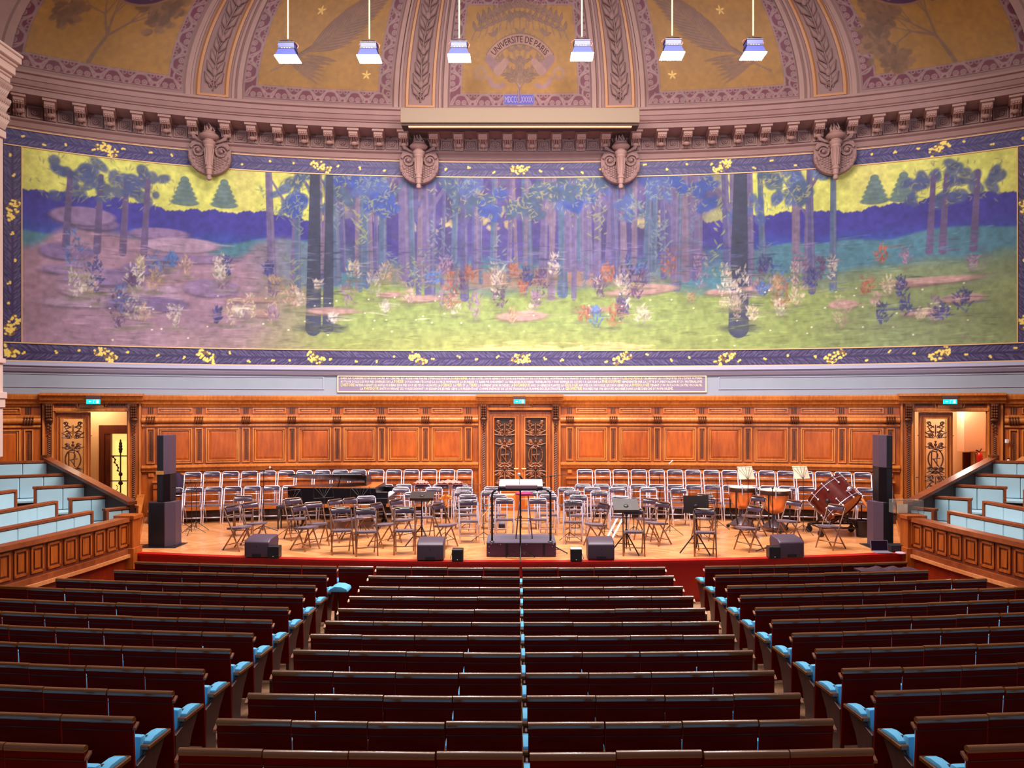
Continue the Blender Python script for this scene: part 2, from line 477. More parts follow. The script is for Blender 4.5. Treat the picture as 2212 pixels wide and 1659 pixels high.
fill(np.clip((0.16 - V) * 8, 0, 1) * np.clip(1 - np.abs(U + 0.1) * 1.3, 0, 1), (150, 148, 84), 0.6)
# dense grove in the middle and clumps
gr = np.clip((0.44 - np.abs(U - 0.02) + 0.02 * wob(2.0, 31)) * 14, 0, 1) * np.clip((V - 0.47 + 0.02 * wob(1.5, 32)) * 16, 0, 1)
fill(gr, (76, 66, 128), 0.92)
fill(gr * np.clip((V - 0.86) * 10, 0, 1), (96, 82, 126), 0.7)
fill(np.clip((0.36 - np.abs(U)) * 8, 0, 1) * np.clip((0.075 - np.abs(V - 0.425 + 0.01 * wob(1.0, 33))) * 22, 0, 1), (150, 112, 108), 0.85)
for k in range(46):   # small sky gaps and dark masses in the grove
    x = rs.uniform(-5.5, 5.5); y = mz0 + (mz1 - mz0) * rs.uniform(0.6, 0.98)
    cv.ell(x, y, rs.uniform(0.15, 0.7), rs.uniform(0.15, 0.5), rs.rand() * 3, [(56, 46, 120), (84, 74, 140), (64, 60, 92)][k % 3], 0.5, 0.12)
for k in range(30):
    x = rs.uniform(-5.6, 5.6); y = mz0 + (mz1 - mz0) * rs.uniform(0.70, 0.84)
    for j in range(5): cv.ell(x + rs.uniform(-0.15, 0.15), y + rs.uniform(-0.1, 0.1), 0.09, 0.05, rs.rand() * 3, (190, 172, 122), 0.6, 0.03)
HH = mz1 - mz0
def clump(cx, cy, n, R, col, leaf=(0.10, 0.03), lc=None):
    for _ in range(n):
        a = rs.rand() * 2 * PI; q = R * math.sqrt(rs.rand())
        cv.ell(cx + q * math.cos(a) * 1.3, cy + q * math.sin(a), rs.uniform(0.1, 0.26), rs.uniform(0.08, 0.2), rs.rand() * 3, col, 0.85, 0.05)
    if lc is not None:
        for _ in range(n * 5):
            a = rs.rand() * 2 * PI; q = R * 1.25 * math.sqrt(rs.rand())
            cv.leaf(cx + q * math.cos(a) * 1.3, cy + q * math.sin(a), leaf[0] * rs.uniform(1, 1.8), leaf[1], rs.rand() * 2 * PI, lc, 0.75)
# conifers on the skyline
for x in (-9.1, -8.1, 9.6, 10.3):
    for k in range(6):
        cv.ell(x, mz0 + 0.80 * HH + k * 0.12, 0.36 - 0.05 * k, 0.10, 0, (88, 110, 116), 0.9)
# trunks
for k in range(84):
    x = rs.uniform(-8.2, 8.8) if k > 54 else rs.uniform(-6.8, 6.8)
    yb = mz0 + HH * rs.uniform(0.30, 0.52); w0 = rs.uniform(0.05, 0.13) * (1.4 if k % 7 == 0 else 1)
    col = [(102, 90, 132), (116, 98, 124), (84, 80, 128), (78, 96, 128)][k % 4]
    lean = rs.uniform(-0.12, 0.12)
    cv.cap(x, yb, x + lean, mz1 + 0.1, w0, w0 * 0.7, col, 0.95)
    cv.cap(x + w0 * 0.5, yb, x + lean + w0 * 0.4, mz1 + 0.1, w0 * 0.25, w0 * 0.2, (122, 112, 140), 0.5)
    if k % 3 == 0: cv.cap(x + lean * 0.6, yb + 0.6 * (mz1 - yb), x + rs.choice([-1, 1]) * 0.7, mz1, w0 * 0.6, w0 * 0.3, col, 0.9)
for k in range(34):
    x = rs.uniform(-7.6, 8.6); y = mz0 + HH * rs.uniform(0.78, 1.0)
    clump(x, y, 7, rs.uniform(0.2, 0.45), [(60, 78, 150), (78, 92, 148), (70, 88, 120)][k % 3], lc=[(140, 140, 110), (120, 136, 130), (160, 150, 108)][k % 3])
for k in range(26):   # leafy sprigs beside trunks
    x = rs.uniform(-6.5, 7.5); y = mz0 + HH * rs.uniform(0.40, 0.85)
    for j in range(16):
        cv.leaf(x + rs.uniform(-0.16, 0.16), y + (j - 8) * 0.06, rs.uniform(0.12, 0.22), 0.045, rs.choice([0.7, 2.4]) + rs.uniform(-0.4, 0.4), [(112, 128, 134), (132, 138, 108), (92, 108, 130)][k % 3], 0.85)
for x, w0 in ((-5.75, 0.17), (-5.35, 0.12), (6.1, 0.22)):     # large trunks in the foreground
    cv.cap(x, mz0 + 0.12 * HH, x + 0.05, mz1, w0 * 1.25, w0 * 0.8, (58, 62, 88))
    cv.ell(x, mz0 + 0.12 * HH, 0.5, 0.1, 0, (66, 70, 74), 0.7, 0.08)
# boulders and ledges
for k in range(34):
    left = k < 18
    x = rs.uniform(-12, -8.4) if left else rs.uniform(-8, 12); y = mz0 + HH * (rs.uniform(0.22, 0.72) if left else rs.uniform(0.14, 0.36))
    rx, ry = (rs.uniform(0.4, 1.1), rs.uniform(0.10, 0.24)) if left else (rs.uniform(0.3, 0.9), rs.uniform(0.06, 0.14))
    c = np.array([(134, 110, 150), (160, 134, 160), (116, 96, 140)][k % 3] if left else (170, 136, 132))
    cv.ell(x, y - 0.05, rx, ry, 0.05, c * 0.66, 0.8, 0.06); cv.ell(x, y, rx, ry, 0.02, c, 0.95, 0.04)
for cx_ in (-11.9, -11.2, -10.6, 11.9, 11.2, 10.9, -10.1):
    clump(cx_, mz0 + HH * 0.86, 9, 0.5, (74, 84, 128), lc=(136, 134, 108)); cv.cap(cx_, mz0 + HH * 0.5, cx_ + 0.1, mz0 + HH * 0.9, 0.09, 0.06, (96, 80, 120))
# rounded shrubs in flower, scattered across the clearing
pal = [(196, 180, 168), (206, 186, 158), (70, 108, 186), (170, 92, 74), (92, 62, 108), (214, 200, 190), (150, 116, 150), (196, 160, 150), (52, 54, 128), (186, 150, 116)]
for k in range(120):
    x = rs.uniform(-11.9, 11.9); y = mz0 + HH * rs.uniform(0.16, 0.50); c = np.array(pal[rs.randint(len(pal))]) * 0.82 + 22; r = rs.uniform(0.10, 0.22); hgt = rs.uniform(1.0, 2.6)
    for j in range(46):
        a = rs.rand() * 2 * PI; q = r * math.sqrt(rs.rand())
        cv.leaf(x + q * math.cos(a), y + q * hgt * math.sin(a), rs.uniform(0.08, 0.2), 0.045, 1.57 + rs.uniform(-0.9, 0.9), c * rs.uniform(0.72, 1.12), 0.7)
    cv.ell(x, y - r * hgt, r * 1.5, 0.05, 0, (104, 104, 84), 0.5, 0.05)
for k in range(240):  # grass and small flowers
    x = rs.uniform(-12, 12); y = mz0 + HH * rs.uniform(0.02, 0.34)
    cv.leaf(x, y, rs.uniform(0.1, 0.35), 0.02, rs.uniform(-0.2, 0.2), (124, 138, 76) if abs(x) < 8 else (120, 104, 110), 0.6)
    if k % 3 == 0: cv.ell(x, y, 0.025, 0.02, 0, (226, 222, 196), 0.9)
for k in range(90):
    x = rs.uniform(-1.6, 3.4); y = mz0 + abs(rs.normal(0, 0.09)); cv.leaf(x, y, 0.5, 0.05, 0.0, (206, 170, 118), 0.75)
for k in range(2600):   # broken brushwork
    x = rs.uniform(-12.2, 12.2); y = mz0 + HH * rs.rand() ** 1.2 * 0.62; i_ = int((x - cv.x0) / cv.rx); j_ = int((y - cv.y0) / cv.ry)
    if 0 <= i_ < cv.nx and 0 <= j_ < cv.ny: cv.leaf(x, y, rs.uniform(0.15, 0.5), rs.uniform(0.02, 0.05), rs.uniform(-0.15, 0.15), cv.c[j_, i_] * rs.uniform(0.78, 1.2), 0.6)
cv.noise(0.10, 0.8, 3); cv.noise(0.16, 0.12, 4)
mural = cv.mesh('mural', lambda s, z: wp(s, 0.03, z), painted('mural_paint', 0.7))
tag(mural, 'wide curved mural of a wooded glade under a yellow sky, filling the upper wall', 'mural')

# ---- laurel borders of the mural
def laurel(y0, y1, x0, x1, clusters, seed, base=(44, 30, 118), vert=False):
    c = Canvas(x0, x1, y0, y1, 0.0145, base); r = np.random.RandomState(seed)
    h = y1 - y0; ym = (y0 + y1) / 2
    c.rect(x0, x1, y0 + 0.07, y1 - 0.07, np.array(base) * 0.9 + np.array((14, 8, 4)))
    x = x0
    while x < x1:
        for side in (-1, 1):
            for q in (0.02, 0.10):
                c.leaf(x + r.uniform(-0.02, 0.02), ym + side * q, r.uniform(0.13, 0.19), 0.036, (0 if x > 0 else PI) + side * (1 if x > 0 else -1) * r.uniform(0.4, 0.9), np.array((80, 72, 106)) * r.uniform(0.8, 1.2), 0.9)
        x += 0.075
    x = x0 + 0.4
    while x < x1:
        yy = ym + r.uniform(-0.5, 0.5) * h * 0.5
        for _ in range(3): c.ell(x + r.uniform(-0.035, 0.035), yy + r.uniform(-0.025, 0.025), 0.026, 0.026, 0, (236, 206, 96))
        x += r.uniform(0.45, 0.75)
    for cx in clusters:
        t = 0.0 if abs(cx) < 1 else (0.55 if cx > 0 else -0.55)
        for _ in range(46):
            a, b = r.uniform(-0.27, 0.27), r.uniform(-0.13, 0.13)
            X_, Y_ = cx + a * math.cos(t) - b * math.sin(t), ym + (a * math.sin(t) + b * math.cos(t)) * 0.9
            c.ell(X_, Y_, 0.034, 0.028, r.rand() * 3, (240, 210, 100) if r.rand() > 0.25 else (120, 86, 40))
    return c
bz0, bz1 = zw(793), zw(757); tz0, tz1 = zw(385), zw(350)
cl = [S_of(p) for p in (20, 228, 448, 681, 904, 1124, 1343, 1568, 1804, 2031)]
M_PB = painted('border_paint', 0.5)
BS = S_of(8)
laurel(bz0, bz1, BS, -BS, cl, 5, (36, 22, 82)).mesh('laurel_border', lambda s, z: wp(s, 0.035, z), M_PB, mural)
cl = [S_of(p) for p in (232, 694, 1124, 1560, 2028)]
laurel(tz0, tz1, BS, -BS, cl, 6, (34, 26, 108)).mesh('laurel_border', lambda s, z: wp(s, 0.035, z), M_PB, mural)
for sg in (-1, 1):   # upright borders at both ends
    c = laurel(0, 0.36, mz0, mz1, [mz0 + 0.4, mz1 - 1.6], 9, (42, 28, 92))
    e0 = abs(BS) if sg > 0 else -abs(BS)
    c.mesh('laurel_border', (lambda e0, sg: lambda a, b: wp(e0 - sg * (0.0 + b) + 0 * a, 0.036, a))(e0, sg), M_PB, mural)
mb = MB()
for z in (bz0 + 0.015, bz1 - 0.01, tz0 + 0.01, tz1 - 0.02): wbox(mb, BS, -BS, z - 0.014, z + 0.014, 0.0, 0.055)
for sg in (-1, 1):
    e = sg * (abs(BS) - 0.38); wbox(mb, e - 0.012, e + 0.012, bz1, tz0, 0.0, 0.055)
mb.build('gilt_fillet', M_GOLD, mural)

# ---- mouldings between mural and plain frieze, plain frieze panels
mb = MB(); z = zw(793)
wsweep(mb, [(0, z), (0.06, z), (0.16, z - 0.05), (0.17, z - 0.10), (0.10, z - 0.13), (0.12, z - 0.16), (0.06, z - 0.24), (0, z - 0.25)], -SE, SE)
tag(mb.build('trim_1', M_GREYL), kind='structure')
mb = MB()
for a, b in ((5, 700), (1552, 2230)):
    wframe(mb, S_of(a), S_of(b), zw(842), zw(815), 0.022, 0, 0.02)
tag(mb.build('trim_2', M_GREYL), kind='structure')

# ---- crowning cornice with brackets and coffers
mb = MB()
prof = [(0, 10.66), (0.05, 10.66), (0.06, 10.72), (0.09, 10.73), (0.09, 10.86), (0.16, 10.90), (0.16, 10.94), (0.08, 10.96), (0.08, 11.33), (0.80, 11.33), (0.80, 11.46),
        (0.84, 11.47), (0.84, 11.50), (0.88, 11.52), (0.92, 11.62), (0.95, 11.63), (0.96, 11.74), (1.02, 11.76), (1.02, 11.82), (0.6, 11.9), (0, 11.95)]
wsweep(mb, prof, -SE, SE, ds=0.25)
cornice = tag(mb.build('trim_3', M_STONE), kind='structure')
def bracket(s):
    mb = MB()
    def fn(a, b, d): return W(s + d, a, b)
    pr = [(0.07, 10.97), (0.13, 10.97), (0.15, 11.08), (0.20, 11.10), (0.24, 11.02), (0.30, 11.03), (0.33, 11.12), (0.46, 11.17), (0.60, 11.13), (0.68, 11.20), (0.68, 11.27), (0.07, 11.27)]
    mb.prism(pr, fn, -0.12, 0.12)
    mb.prism([(0.07, 11.27), (0.75, 11.27), (0.75, 11.34), (0.07, 11.34)], fn, -0.16, 0.16)
    for dx in (-0.06, 0, 0.06):   # grooves of the scroll and the hanging husk
        mb.tube([W(s + dx, 0.14, 10.98), W(s + dx, 0.17, 11.07), W(s + dx, 0.32, 11.08), W(s + dx, 0.5, 11.15), W(s + dx, 0.66, 11.17)], 0.022, 5)
    mb.ell(W(s, 0.33, 11.05), (0.10, 0.07, 0.06), 8, 5)
    return mb.build('bracket', M_STONE2, cornice, smooth='auto')
def coffer(s):
    mb = MB(); z = 11.13
    wframe(mb, s - 0.17, s + 0.17, z - 0.15, z + 0.15, 0.035, 0.08, 0.12)
    wframe(mb, s - 0.115, s + 0.115, z - 0.10, z + 0.10, 0.02, 0.08, 0.10)
    for k in range(8):
        a = k * PI / 4; p = W(s + 0.055 * math.cos(a), 0.11, z + 0.05 * math.sin(a)); mb.ell(p, 0.028, 6, 4)
    mb.ell(W(s, 0.13, z), 0.03, 6, 4)
    return mb.build('coffer', M_STONE, cornice)
tpx = (452, 904.6, 1341, 1805); ts = [S_of(p, 0.4) for p in tpx]
edges = [S_of(-30, 0.3)] + ts + [S_of(2260, 0.3)]
pitch = 0.66
for i in range(5):
    a, b = edges[i], edges[i + 1]
    lo = a + (0.42 if i > 0 else 0); hi = b - (0.42 if i < 4 else 0)
    n = max(1, round((hi - lo) / pitch))
    for k in range(n + 1):
        s = lo + (hi - lo) * k / n; bracket(s)
        if k < n: coffer(s + (hi - lo) / n / 2)

# ---- four torch ornaments
def torch(s, label):
    t = thing('torch_ornament', label, 'ornament', group=None)
    F = lambda a, b, d: W(s + a, d, b)
    zc = 10.50
    mb = MB(); out = []
    n = 30
    for i in range(n + 1):
        a = PI + PI * i / n; out.append((0.54 * math.cos(a), zc + 0.50 * math.sin(a)))
    out += [(0.54, zc + 0.18), (0.46, zc + 0.36), (0.2, zc + 0.42), (-0.2, zc + 0.42), (-0.46, zc + 0.36), (-0.54, zc + 0.18)]
    mb.prism(out, F, 0.1, 0.26)
    rim = [F(x * 0.93, zc + (y - zc) * 0.93, 0.27) for x, y in out[:n + 1]]
    mb.tube(rim, 0.05, 8)
    for i in range(1, n, 2):
        mb.ell(F(out[i][0] * 0.93, zc + (out[i][1] - zc) * 0.93, 0.32), 0.018, 5, 4)
    for sg in (-1, 1):   # volutes
        pts = []; rad = []
        for k in range(34):
            th = k / 33 * 3.6 * PI; r = 0.19 * (1 - k / 38)
            pts.append(F(sg * (0.30 + r * math.cos(th + 0.3)), zc + 0.12 + r * math.sin(th + 0.3), 0.32)); rad.append(0.04 * (1 - k / 50))
        mb.tube(pts, rad, 6); mb.ell(F(sg * 0.30, zc + 0.12, 0.34), 0.05, 8, 5)
        for i in range(6):
            for j in range(5):
                x = 0.12 + 0.07 * i; z = zc - 0.08 - 0.065 * j
                if x * x + (z - zc) ** 2 < 0.17: mb.ell(F(sg * x, z + (0.03 if i % 2 else 0), 0.27), (0.036, 0.03, 0.036), 6, 4)
    mb.build('shield', M_STONE, t, smooth='auto')
    mb = MB()
    Mz = Matrix.Identity(4)
    base = W(s, 0.44, 0)
    mb.lathe([(0.03, 9.80), (0.06, 9.82), (0.07, 9.88), (0.05, 9.94), (0.07, 9.95), (0.08, 10.08), (0.10, 10.10), (0.10, 10.14), (0.075, 10.17), (0.12, 10.66), (0.14, 10.68), (0.13, 10.73), (0.16, 10.78), (0.17, 10.82),
              (0.12, 10.85), (0.12, 10.88)], 20, base)
    for k in range(10):
        a = 2 * PI * k / 10; mb.tube([base + Vector((0.08 * math.cos(a), 0.08 * math.sin(a), 10.2)), base + Vector((0.12 * math.cos(a), 0.12 * math.sin(a), 10.64))], 0.014, 5)
    mb.build('torch_shaft', M_STONE2, t, smooth='auto')
    mb = MB(); mb.lathe([(0.11, 10.87), (0.15, 10.89), (0.23, 10.93), (0.25, 10.97), (0.22, 11.01), (0.15, 11.04), (0.17, 11.07), (0.10, 11.08)], 24, base)
    mb.build('bowl', M_STONE2, t, smooth='auto')
    mb = MB(); r = random.Random(3)
    for k in range(15):
        a = r.uniform(0, 2 * PI); q = r.uniform(0.02, 0.13); h = r.uniform(0.14, 0.30) * (1.2 - q * 4)
        p = base + Vector((q * math.cos(a), q * math.sin(a), 11.06))
        mb.tube([p, p + Vector((0.05 * math.cos(a + 1), 0.03, h * 0.5)), p + Vector((-0.02, 0, h))], 0.035, 6, r1=0.005)
    mb.build('flame', M_STONE2, t)
    for sg in (-1, 1):
        mb = MB()
        for k in range(7):
            a = 0.4 + k * 0.16; L = 0.34 - 0.02 * abs(k - 3)
            p0 = F(sg * (0.16 + 0.04 * k), zc + 0.34 + 0.012 * k, 0.34)
            p1 = F(sg * (0.16 + 0.04 * k + L * math.cos(a) * 0.8), zc + 0.34 + L * math.sin(a) * 0.8, 0.36)
            mb.tube([p0, p0.lerp(p1, 0.5), p1], [0.012, 0.035, 0.004], 6)
        mb.build('laurel_spray', M_STONE, t)
    return t
torch(ts[0], 'carved stone torch on a scrolled shield, leftmost of the four below the cornice')
torch(ts[1], 'carved stone torch on a scrolled shield, below the left end of the light box')
torch(ts[2], 'carved stone torch on a scrolled shield, below the right end of the light box')
torch(ts[3], 'carved stone torch on a scrolled shield, rightmost of the four below the cornice')

# ---- long light box in front of the cornice
t = thing('light_box', 'long beige light box hung across the middle of the cornice', 'light fixture')
x0, x1 = -3.12, 3.15
mb = MB(); mb.box(x0, x1, 20.36, 20.86, 11.22, 11.61); mb.build('housing', mat('beige_paint', (134, 112, 94), 0.6), t, bevel=0.01)
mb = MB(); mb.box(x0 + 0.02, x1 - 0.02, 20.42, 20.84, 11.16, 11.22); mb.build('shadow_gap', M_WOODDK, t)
mb = MB(); mb.box(x0 + 0.2, x1 - 0.2, 20.44, 20.52, 11.13, 11.165); mb.build('glowing_lip', mat('lip_glow', (255, 176, 128), emit=0.5), t)  # lower lip trim of the box; its copper glow is added as emission

# ---- semi-dome
ZD, RZ, CYD = 11.9, 5.3, 17.0
def dome(s, v, off=0.0):
    s = np.asarray(s, float); v = np.asarray(v, float)
    x, y, _ = wp(s, 0.0, 0.0)
    v2 = np.maximum(v - 0.35, 0)
    ph = np.clip(v2 / RZ, 0, PI / 2); k = np.cos(ph)
    z = ZD + np.minimum(v, 0.35) + RZ * np.sin(ph)
    X = x * k; Y = CYD + (y - CYD) * k
    L = np.hypot(X, Y - CYD) + 1e-9
    return X - X / L * off * np.cos(ph), Y - (Y - CYD) / L * off * np.cos(ph), z - off * np.sin(ph)
def Dm(s, v, off=0.0):
    a = dome(s, v, off); return Vector((float(a[0]), float(a[1]), float(a[2])))
def dgrid(mb, s0, s1, v0, v1, off, ns, nv, k=0):
    vs = [Dm(s0 + (s1 - s0) * i / ns, v0 + (v1 - v0) * j / nv, off) for j in range(nv + 1) for i in range(ns + 1)]
    fs = [(j * (ns + 1) + i, j * (ns + 1) + i + 1, (j + 1) * (ns + 1) + i + 1, (j + 1) * (ns + 1) + i) for j in range(nv) for i in range(ns)]
    mb.add(vs, fs, k)
def dbox(mb, s0, s1, v0, v1, o0, o1, nv=None, k=0, ns=None):
    nv = nv or max(1, int(abs(v1 - v0) / 0.25)); ns = ns or max(1, int(abs(s1 - s0) / 0.4))
    vs = []; fs = []
    def idx(i, j, q): return (j * (ns + 1) + i) * 2 + q
    for j in range(nv + 1):
        for i in range(ns + 1):
            for o in (o0, o1): vs.append(Dm(s0 + (s1 - s0) * i / ns, v0 + (v1 - v0) * j / nv, o))
    for j in range(nv):
        for i in range(ns):
            for q in (0, 1): fs.append((idx(i, j, q), idx(i + 1, j, q), idx(i + 1, j + 1, q), idx(i, j + 1, q)))
    for j in range(nv):
        for i in (0, ns): fs.append((idx(i, j, 0), idx(i, j, 1), idx(i, j + 1, 1), idx(i, j + 1, 0)))
    for i in range(ns):
        for j in (0, nv): fs.append((idx(i, j, 0), idx(i, j, 1), idx(i + 1, j, 1), idx(i + 1, j, 0)))
    mb.add(vs, fs, k)
mb = MB(); dgrid(mb, -SE, SE, 0, 0.35 + RZ * PI / 2 * 0.98, 0, 90, 40)
ceil = tag(mb.build('ceiling', M_STONE, smooth=True), kind='structure')
VT = 6.6
def gold_panel(s0, s1, v0, v1, bw, base, draw=None, blue=None):
    c = Canvas(s0, s1, v0, v1, 0.017, (74, 22, 50))
    mv = (134, 100, 100); dk = (96, 22, 50)
    def strip(x0, y0, L, horiz, flip):
        n = max(1, round(L / 0.62)); p = L / n
        def P(a, b):
            b = bw - b if flip else b
            return (x0 + a, y0 + b) if horiz else (x0 + b, y0 + a)
        h = bw
        for k in range(n):
            a = (k + 0.5) * p
            q = P(a, 0.03)
            for r, t in ((p * 0.44, 0.05),):
                cx, cy = P(a, 0.02); c.ring(cx, cy, min(r, h * 0.78), t, mv)
            cx, cy = P(a + p / 2, h * 0.98); c.ring(cx, cy, h * 0.62, 0.05, mv)
            for sg in (-1, 1):
                cx, cy = P(a + sg * 0.085, 0.09); c.ring(cx, cy, 0.055, 0.035, mv); c.ell(cx, cy, 0.03, 0.03, 0, mv)
                cx, cy = P(a + p / 2 + sg * 0.07, h - 0.07); c.ring(cx, cy, 0.045, 0.03, mv)
            cx, cy = P(a + p / 2, 0.04); c.ell(cx, cy, 0.09, 0.075, 0, mv); c.ell(cx, cy, 0.05, 0.045, 0, dk)
            for sg in (-1, 1):
                q0 = P(a + sg * p * 0.36, 0.04); q1 = P(a + sg * p * 0.16, h - 0.05); c.cap(*q0, *q1, 0.022, 0.018, mv)
    c.rect(s0, s1, v0, v1, dk)
    strip(s0, v0, s1 - s0, True, False)
    strip(s0, v0 + bw, v1 - v0 - bw, False, False)
    strip(s1 - bw, v0 + bw, v1 - v0 - bw, False, True)
    strip(s0, v1 - bw, s1 - s0, True, True)
    for (a, b, cc, d) in ((s0, s1, v0, v0 + 0.025), (s0, s1, v1 - 0.025, v1), (s0, s0 + 0.025, v0, v1), (s1 - 0.025, s1, v0, v1),
                          (s0 + bw - 0.05, s1 - bw + 0.05, v0 + bw - 0.05, v0 + bw), (s0 + bw - 0.05, s0 + bw, v0 + bw, v1 - bw), (s1 - bw, s1 - bw + 0.05, v0 + bw, v1 - bw), (s0 + bw - 0.05, s1 - bw + 0.05, v1 - bw, v1 - bw + 0.05)):
        c.rect(a, b, cc, d, mv)
    c.rect(s0 + bw, s1 - bw, v0 + bw, v1 - bw, base)
    if draw: draw(c, s0 + bw, s1 - bw, v0 + bw, v1 - bw)
    c.noise(0.10, 0.7, 5); c.noise(0.10, 0.1, 6)
    return c.mesh('painted_panel', lambda a, b: dome(a, b, 0.02), painted('dome_paint', 0.5, 0.0), ceil)
LEAFC, LEAFD, GOLDC = (120, 82, 66), (88, 50, 34), (148, 100, 34)
def twig(c, x, y, th, L, n, leafL, col=LEAFC, w=0.018):
    x1, y1 = x + L * math.cos(th), y + L * math.sin(th)
    c.cap(x, y, x1, y1, w, w * 0.6, col)
    for k in range(n):
        t = (k + 1) / n; px_, py_ = x + (x1 - x) * t, y + (y1 - y) * t
        for sg in (-1, 1):
            a = th + sg * 0.75
            c.leaf(px_, py_, leafL * 1.04, leafL * 0.36, a, LEAFD); c.leaf(px_, py_, leafL * 0.96, leafL * 0.28, a, col)
    c.leaf(x1, y1, leafL, leafL * 0.32, th, col)
def emblem(c, a, b, y0, y1):
    m = (a + b) / 2
    c.cap(m - 0.02, y0 - 0.36, m - 0.02, y0 + 0.5, 0.045, 0.035, (148, 116, 120))
    for th, L in ((2.5, 0.55), (0.65, 0.55), (2.2, 0.9), (0.95, 0.9), (1.8, 1.2), (1.35, 1.2), (2.05, 1.6), (1.1, 1.6), (1.57, 1.7), (1.75, 2.2), (1.4, 2.2)):
        twig(c, m, y0 + 0.06 + 0.22 * abs(math.sin(th * 3)), th, L, 4, 0.22)
    for k in range(15):
        x = a + 0.2 + k * (b - a - 0.4) / 14
        twig(c, x, y0 + 1.5 + 0.22 * math.cos((x - m) * 1.4), 1.57 + 0.3 * (m - x) * -1, 0.5, 2, 0.26)
    # ribbon
    R = 1.02; cy = y0 + 0.42
    c.ring(m, cy, R, 0.30, LEAFD, 0.55, PI - 0.55); c.ring(m, cy, R, 0.27, (150, 104, 90), 0.57, PI - 0.57)
    for sg in (-1, 1):
        c.cap(m + sg * 0.90, cy + 0.50, m + sg * 0.62, cy + 0.20, 0.12, 0.14, (128, 88, 92))
        c.cap(m + sg * 0.62, cy + 0.20, m + sg * 0.42, cy + 0.42, 0.13, 0.10, (146, 102, 94))
        c.ring(m + sg * 0.62, cy + 0.02, 0.26, 0.13, (138, 96, 96), -PI if sg < 0 else -PI * 0.75, -0.25 * PI if sg < 0 else 0.0)
        c.ring(m + sg * 1.12, cy + 0.12, 0.14, 0.07, (140, 100, 84))
def star(c, x, y, r=0.11):
    for k in range(5): c.leaf(x, y, r * 1.2, r * 0.4, PI / 2 + k * 2 * PI / 5, (222, 180, 92))
def palm(sg):
    def f(c, a, b, y0, y1):
        # a great palm branch rising across the panel
        x = a + 0.25 if sg > 0 else b - 0.25; y = y0 + 0.35; th = 0.5
        for k in range(46):
            x += sg * 0.075 * math.cos(th); y += 0.075 * math.sin(th); th += 0.008
            for side in (-1, 1):
                la = (th + side * (0.42 + 0.3 * (k < 14) * side * -1)); la = la if sg > 0 else PI - la
                L = 1.15 * (1 - abs(k - 18) / 46)
                if k > 4 and k % 2 == 0:
                    c.leaf(x, y, L, 0.10, la, LEAFD, 0.8); c.leaf(x, y, L * 0.96, 0.07, la, (124, 84, 66), 0.95)
            c.ell(x, y, 0.035, 0.03, 0, LEAFC)
        for k in range(4):
            c.leaf(a + 0.8 if sg > 0 else b - 0.8, y0 + 0.6, 1.0, 0.09, (-0.55 + 0.14 * k) if sg > 0 else (PI + 0.55 - 0.14 * k), (122, 82, 60), 0.95)
        star(c, (b - 0.35) if sg > 0 else (a + 0.35), y0 + 0.42); star(c, (a + 1.25) if sg > 0 else (b - 1.25), y0 + 2.0)
    return f
def oak(sg):
    def f(c, a, b, y0, y1):
        x0 = (a + b) / 2 + (-0.25 if sg > 0 else 0.25); r = np.random.RandomState(4)
        def br(x, y, th, L, w, d):
            x1, y1_ = x + L * math.cos(th), y + L * math.sin(th); c.cap(x, y, x1, y1_, w, w * 0.65, (118, 80, 58))
            if d == 0:
                for _ in range(9):
                    aa = r.rand() * 6.28; q = r.rand() * 0.34
                    c.ell(x1 + q * math.cos(aa), y1_ + q * math.sin(aa), 0.12, 0.08, aa, [(110, 72, 44), (124, 82, 52), (96, 60, 34)][r.randint(3)], 0.8, 0.03)
                return
            for k in range(3): br(x1, y1_, th + r.uniform(-0.9, 0.9), L * r.uniform(0.6, 0.85), w * 0.62, d - 1)
        br(x0, y0 + 0.05, 1.2 if sg > 0 else 1.95, 0.75, 0.055, 4)
        # purple medallion
        mx, my = (a + b) / 2 + sg * 0.28, y0 + 2.35
        c.ell(mx, my, 1.0, 0.82, 0.0, (134, 88, 60)); c.ell(mx, my, 0.93, 0.76, 0.0, (66, 14, 62))
        c.ell(mx + sg * 0.95, my + 0.05, 0.45, 0.5, 0.2, (132, 84, 52)); c.ell(mx + sg * 1.0, my + 0.08, 0.36, 0.42, 0.2, (120, 70, 40))
    return f
v_b = 0.38
def rng(p0, p1): return S_of(p0), S_of(p1)
panels = [((970, 1276), 3.38, 0.36, emblem), ((525, 843), VT, 0.36, palm(1)), ((1401, 1726), VT, 0.36, palm(-1)), ((12, 392), VT, 0.36, oak(1)), ((1863, 2240), VT, 0.36, oak(-1))]
for (p0, p1), vt, bw, fn in panels:
    a, b = rng(p0, p1); gold_panel(a, b, v_b, vt, bw, GOLDC, fn)
# writing on the dome
def dome_text(txt, cs, cv_, size, matl, bend=None, rot=0.0, sx=1.0, off=0.03, name='inscription'):
    v, f = text_geo(txt, size)
    xs = [p[0] for p in v]; ys = [p[1] for p in v]; mx = (min(xs) + max(xs)) / 2; my = (min(ys) + max(ys)) / 2
    out = []
    for x, y in v:
        x = (x - mx) * sx; y = y - my
        if bend: x, y = (bend + y) * math.sin(x / bend), (bend + y) * math.cos(x / bend) - bend
        c, q = math.cos(rot), math.sin(rot); x, y = x * c - y * q, x * q + y * c
        out.append(Dm(cs + x, cv_ + y, off))
    mb = MB(); mb.add(out, f); return mb.build(name, matl, ceil)
pa, pb = rng(970, 1276); pm = (pa + pb) / 2; py_ = v_b + 0.36
dome_text('UNIVERSITE DE PARIS', pm, py_ + 0.42 + 1.02, 0.24, mat('dark_lettering', (66, 24, 34), 0.7), bend=1.02, sx=0.80)
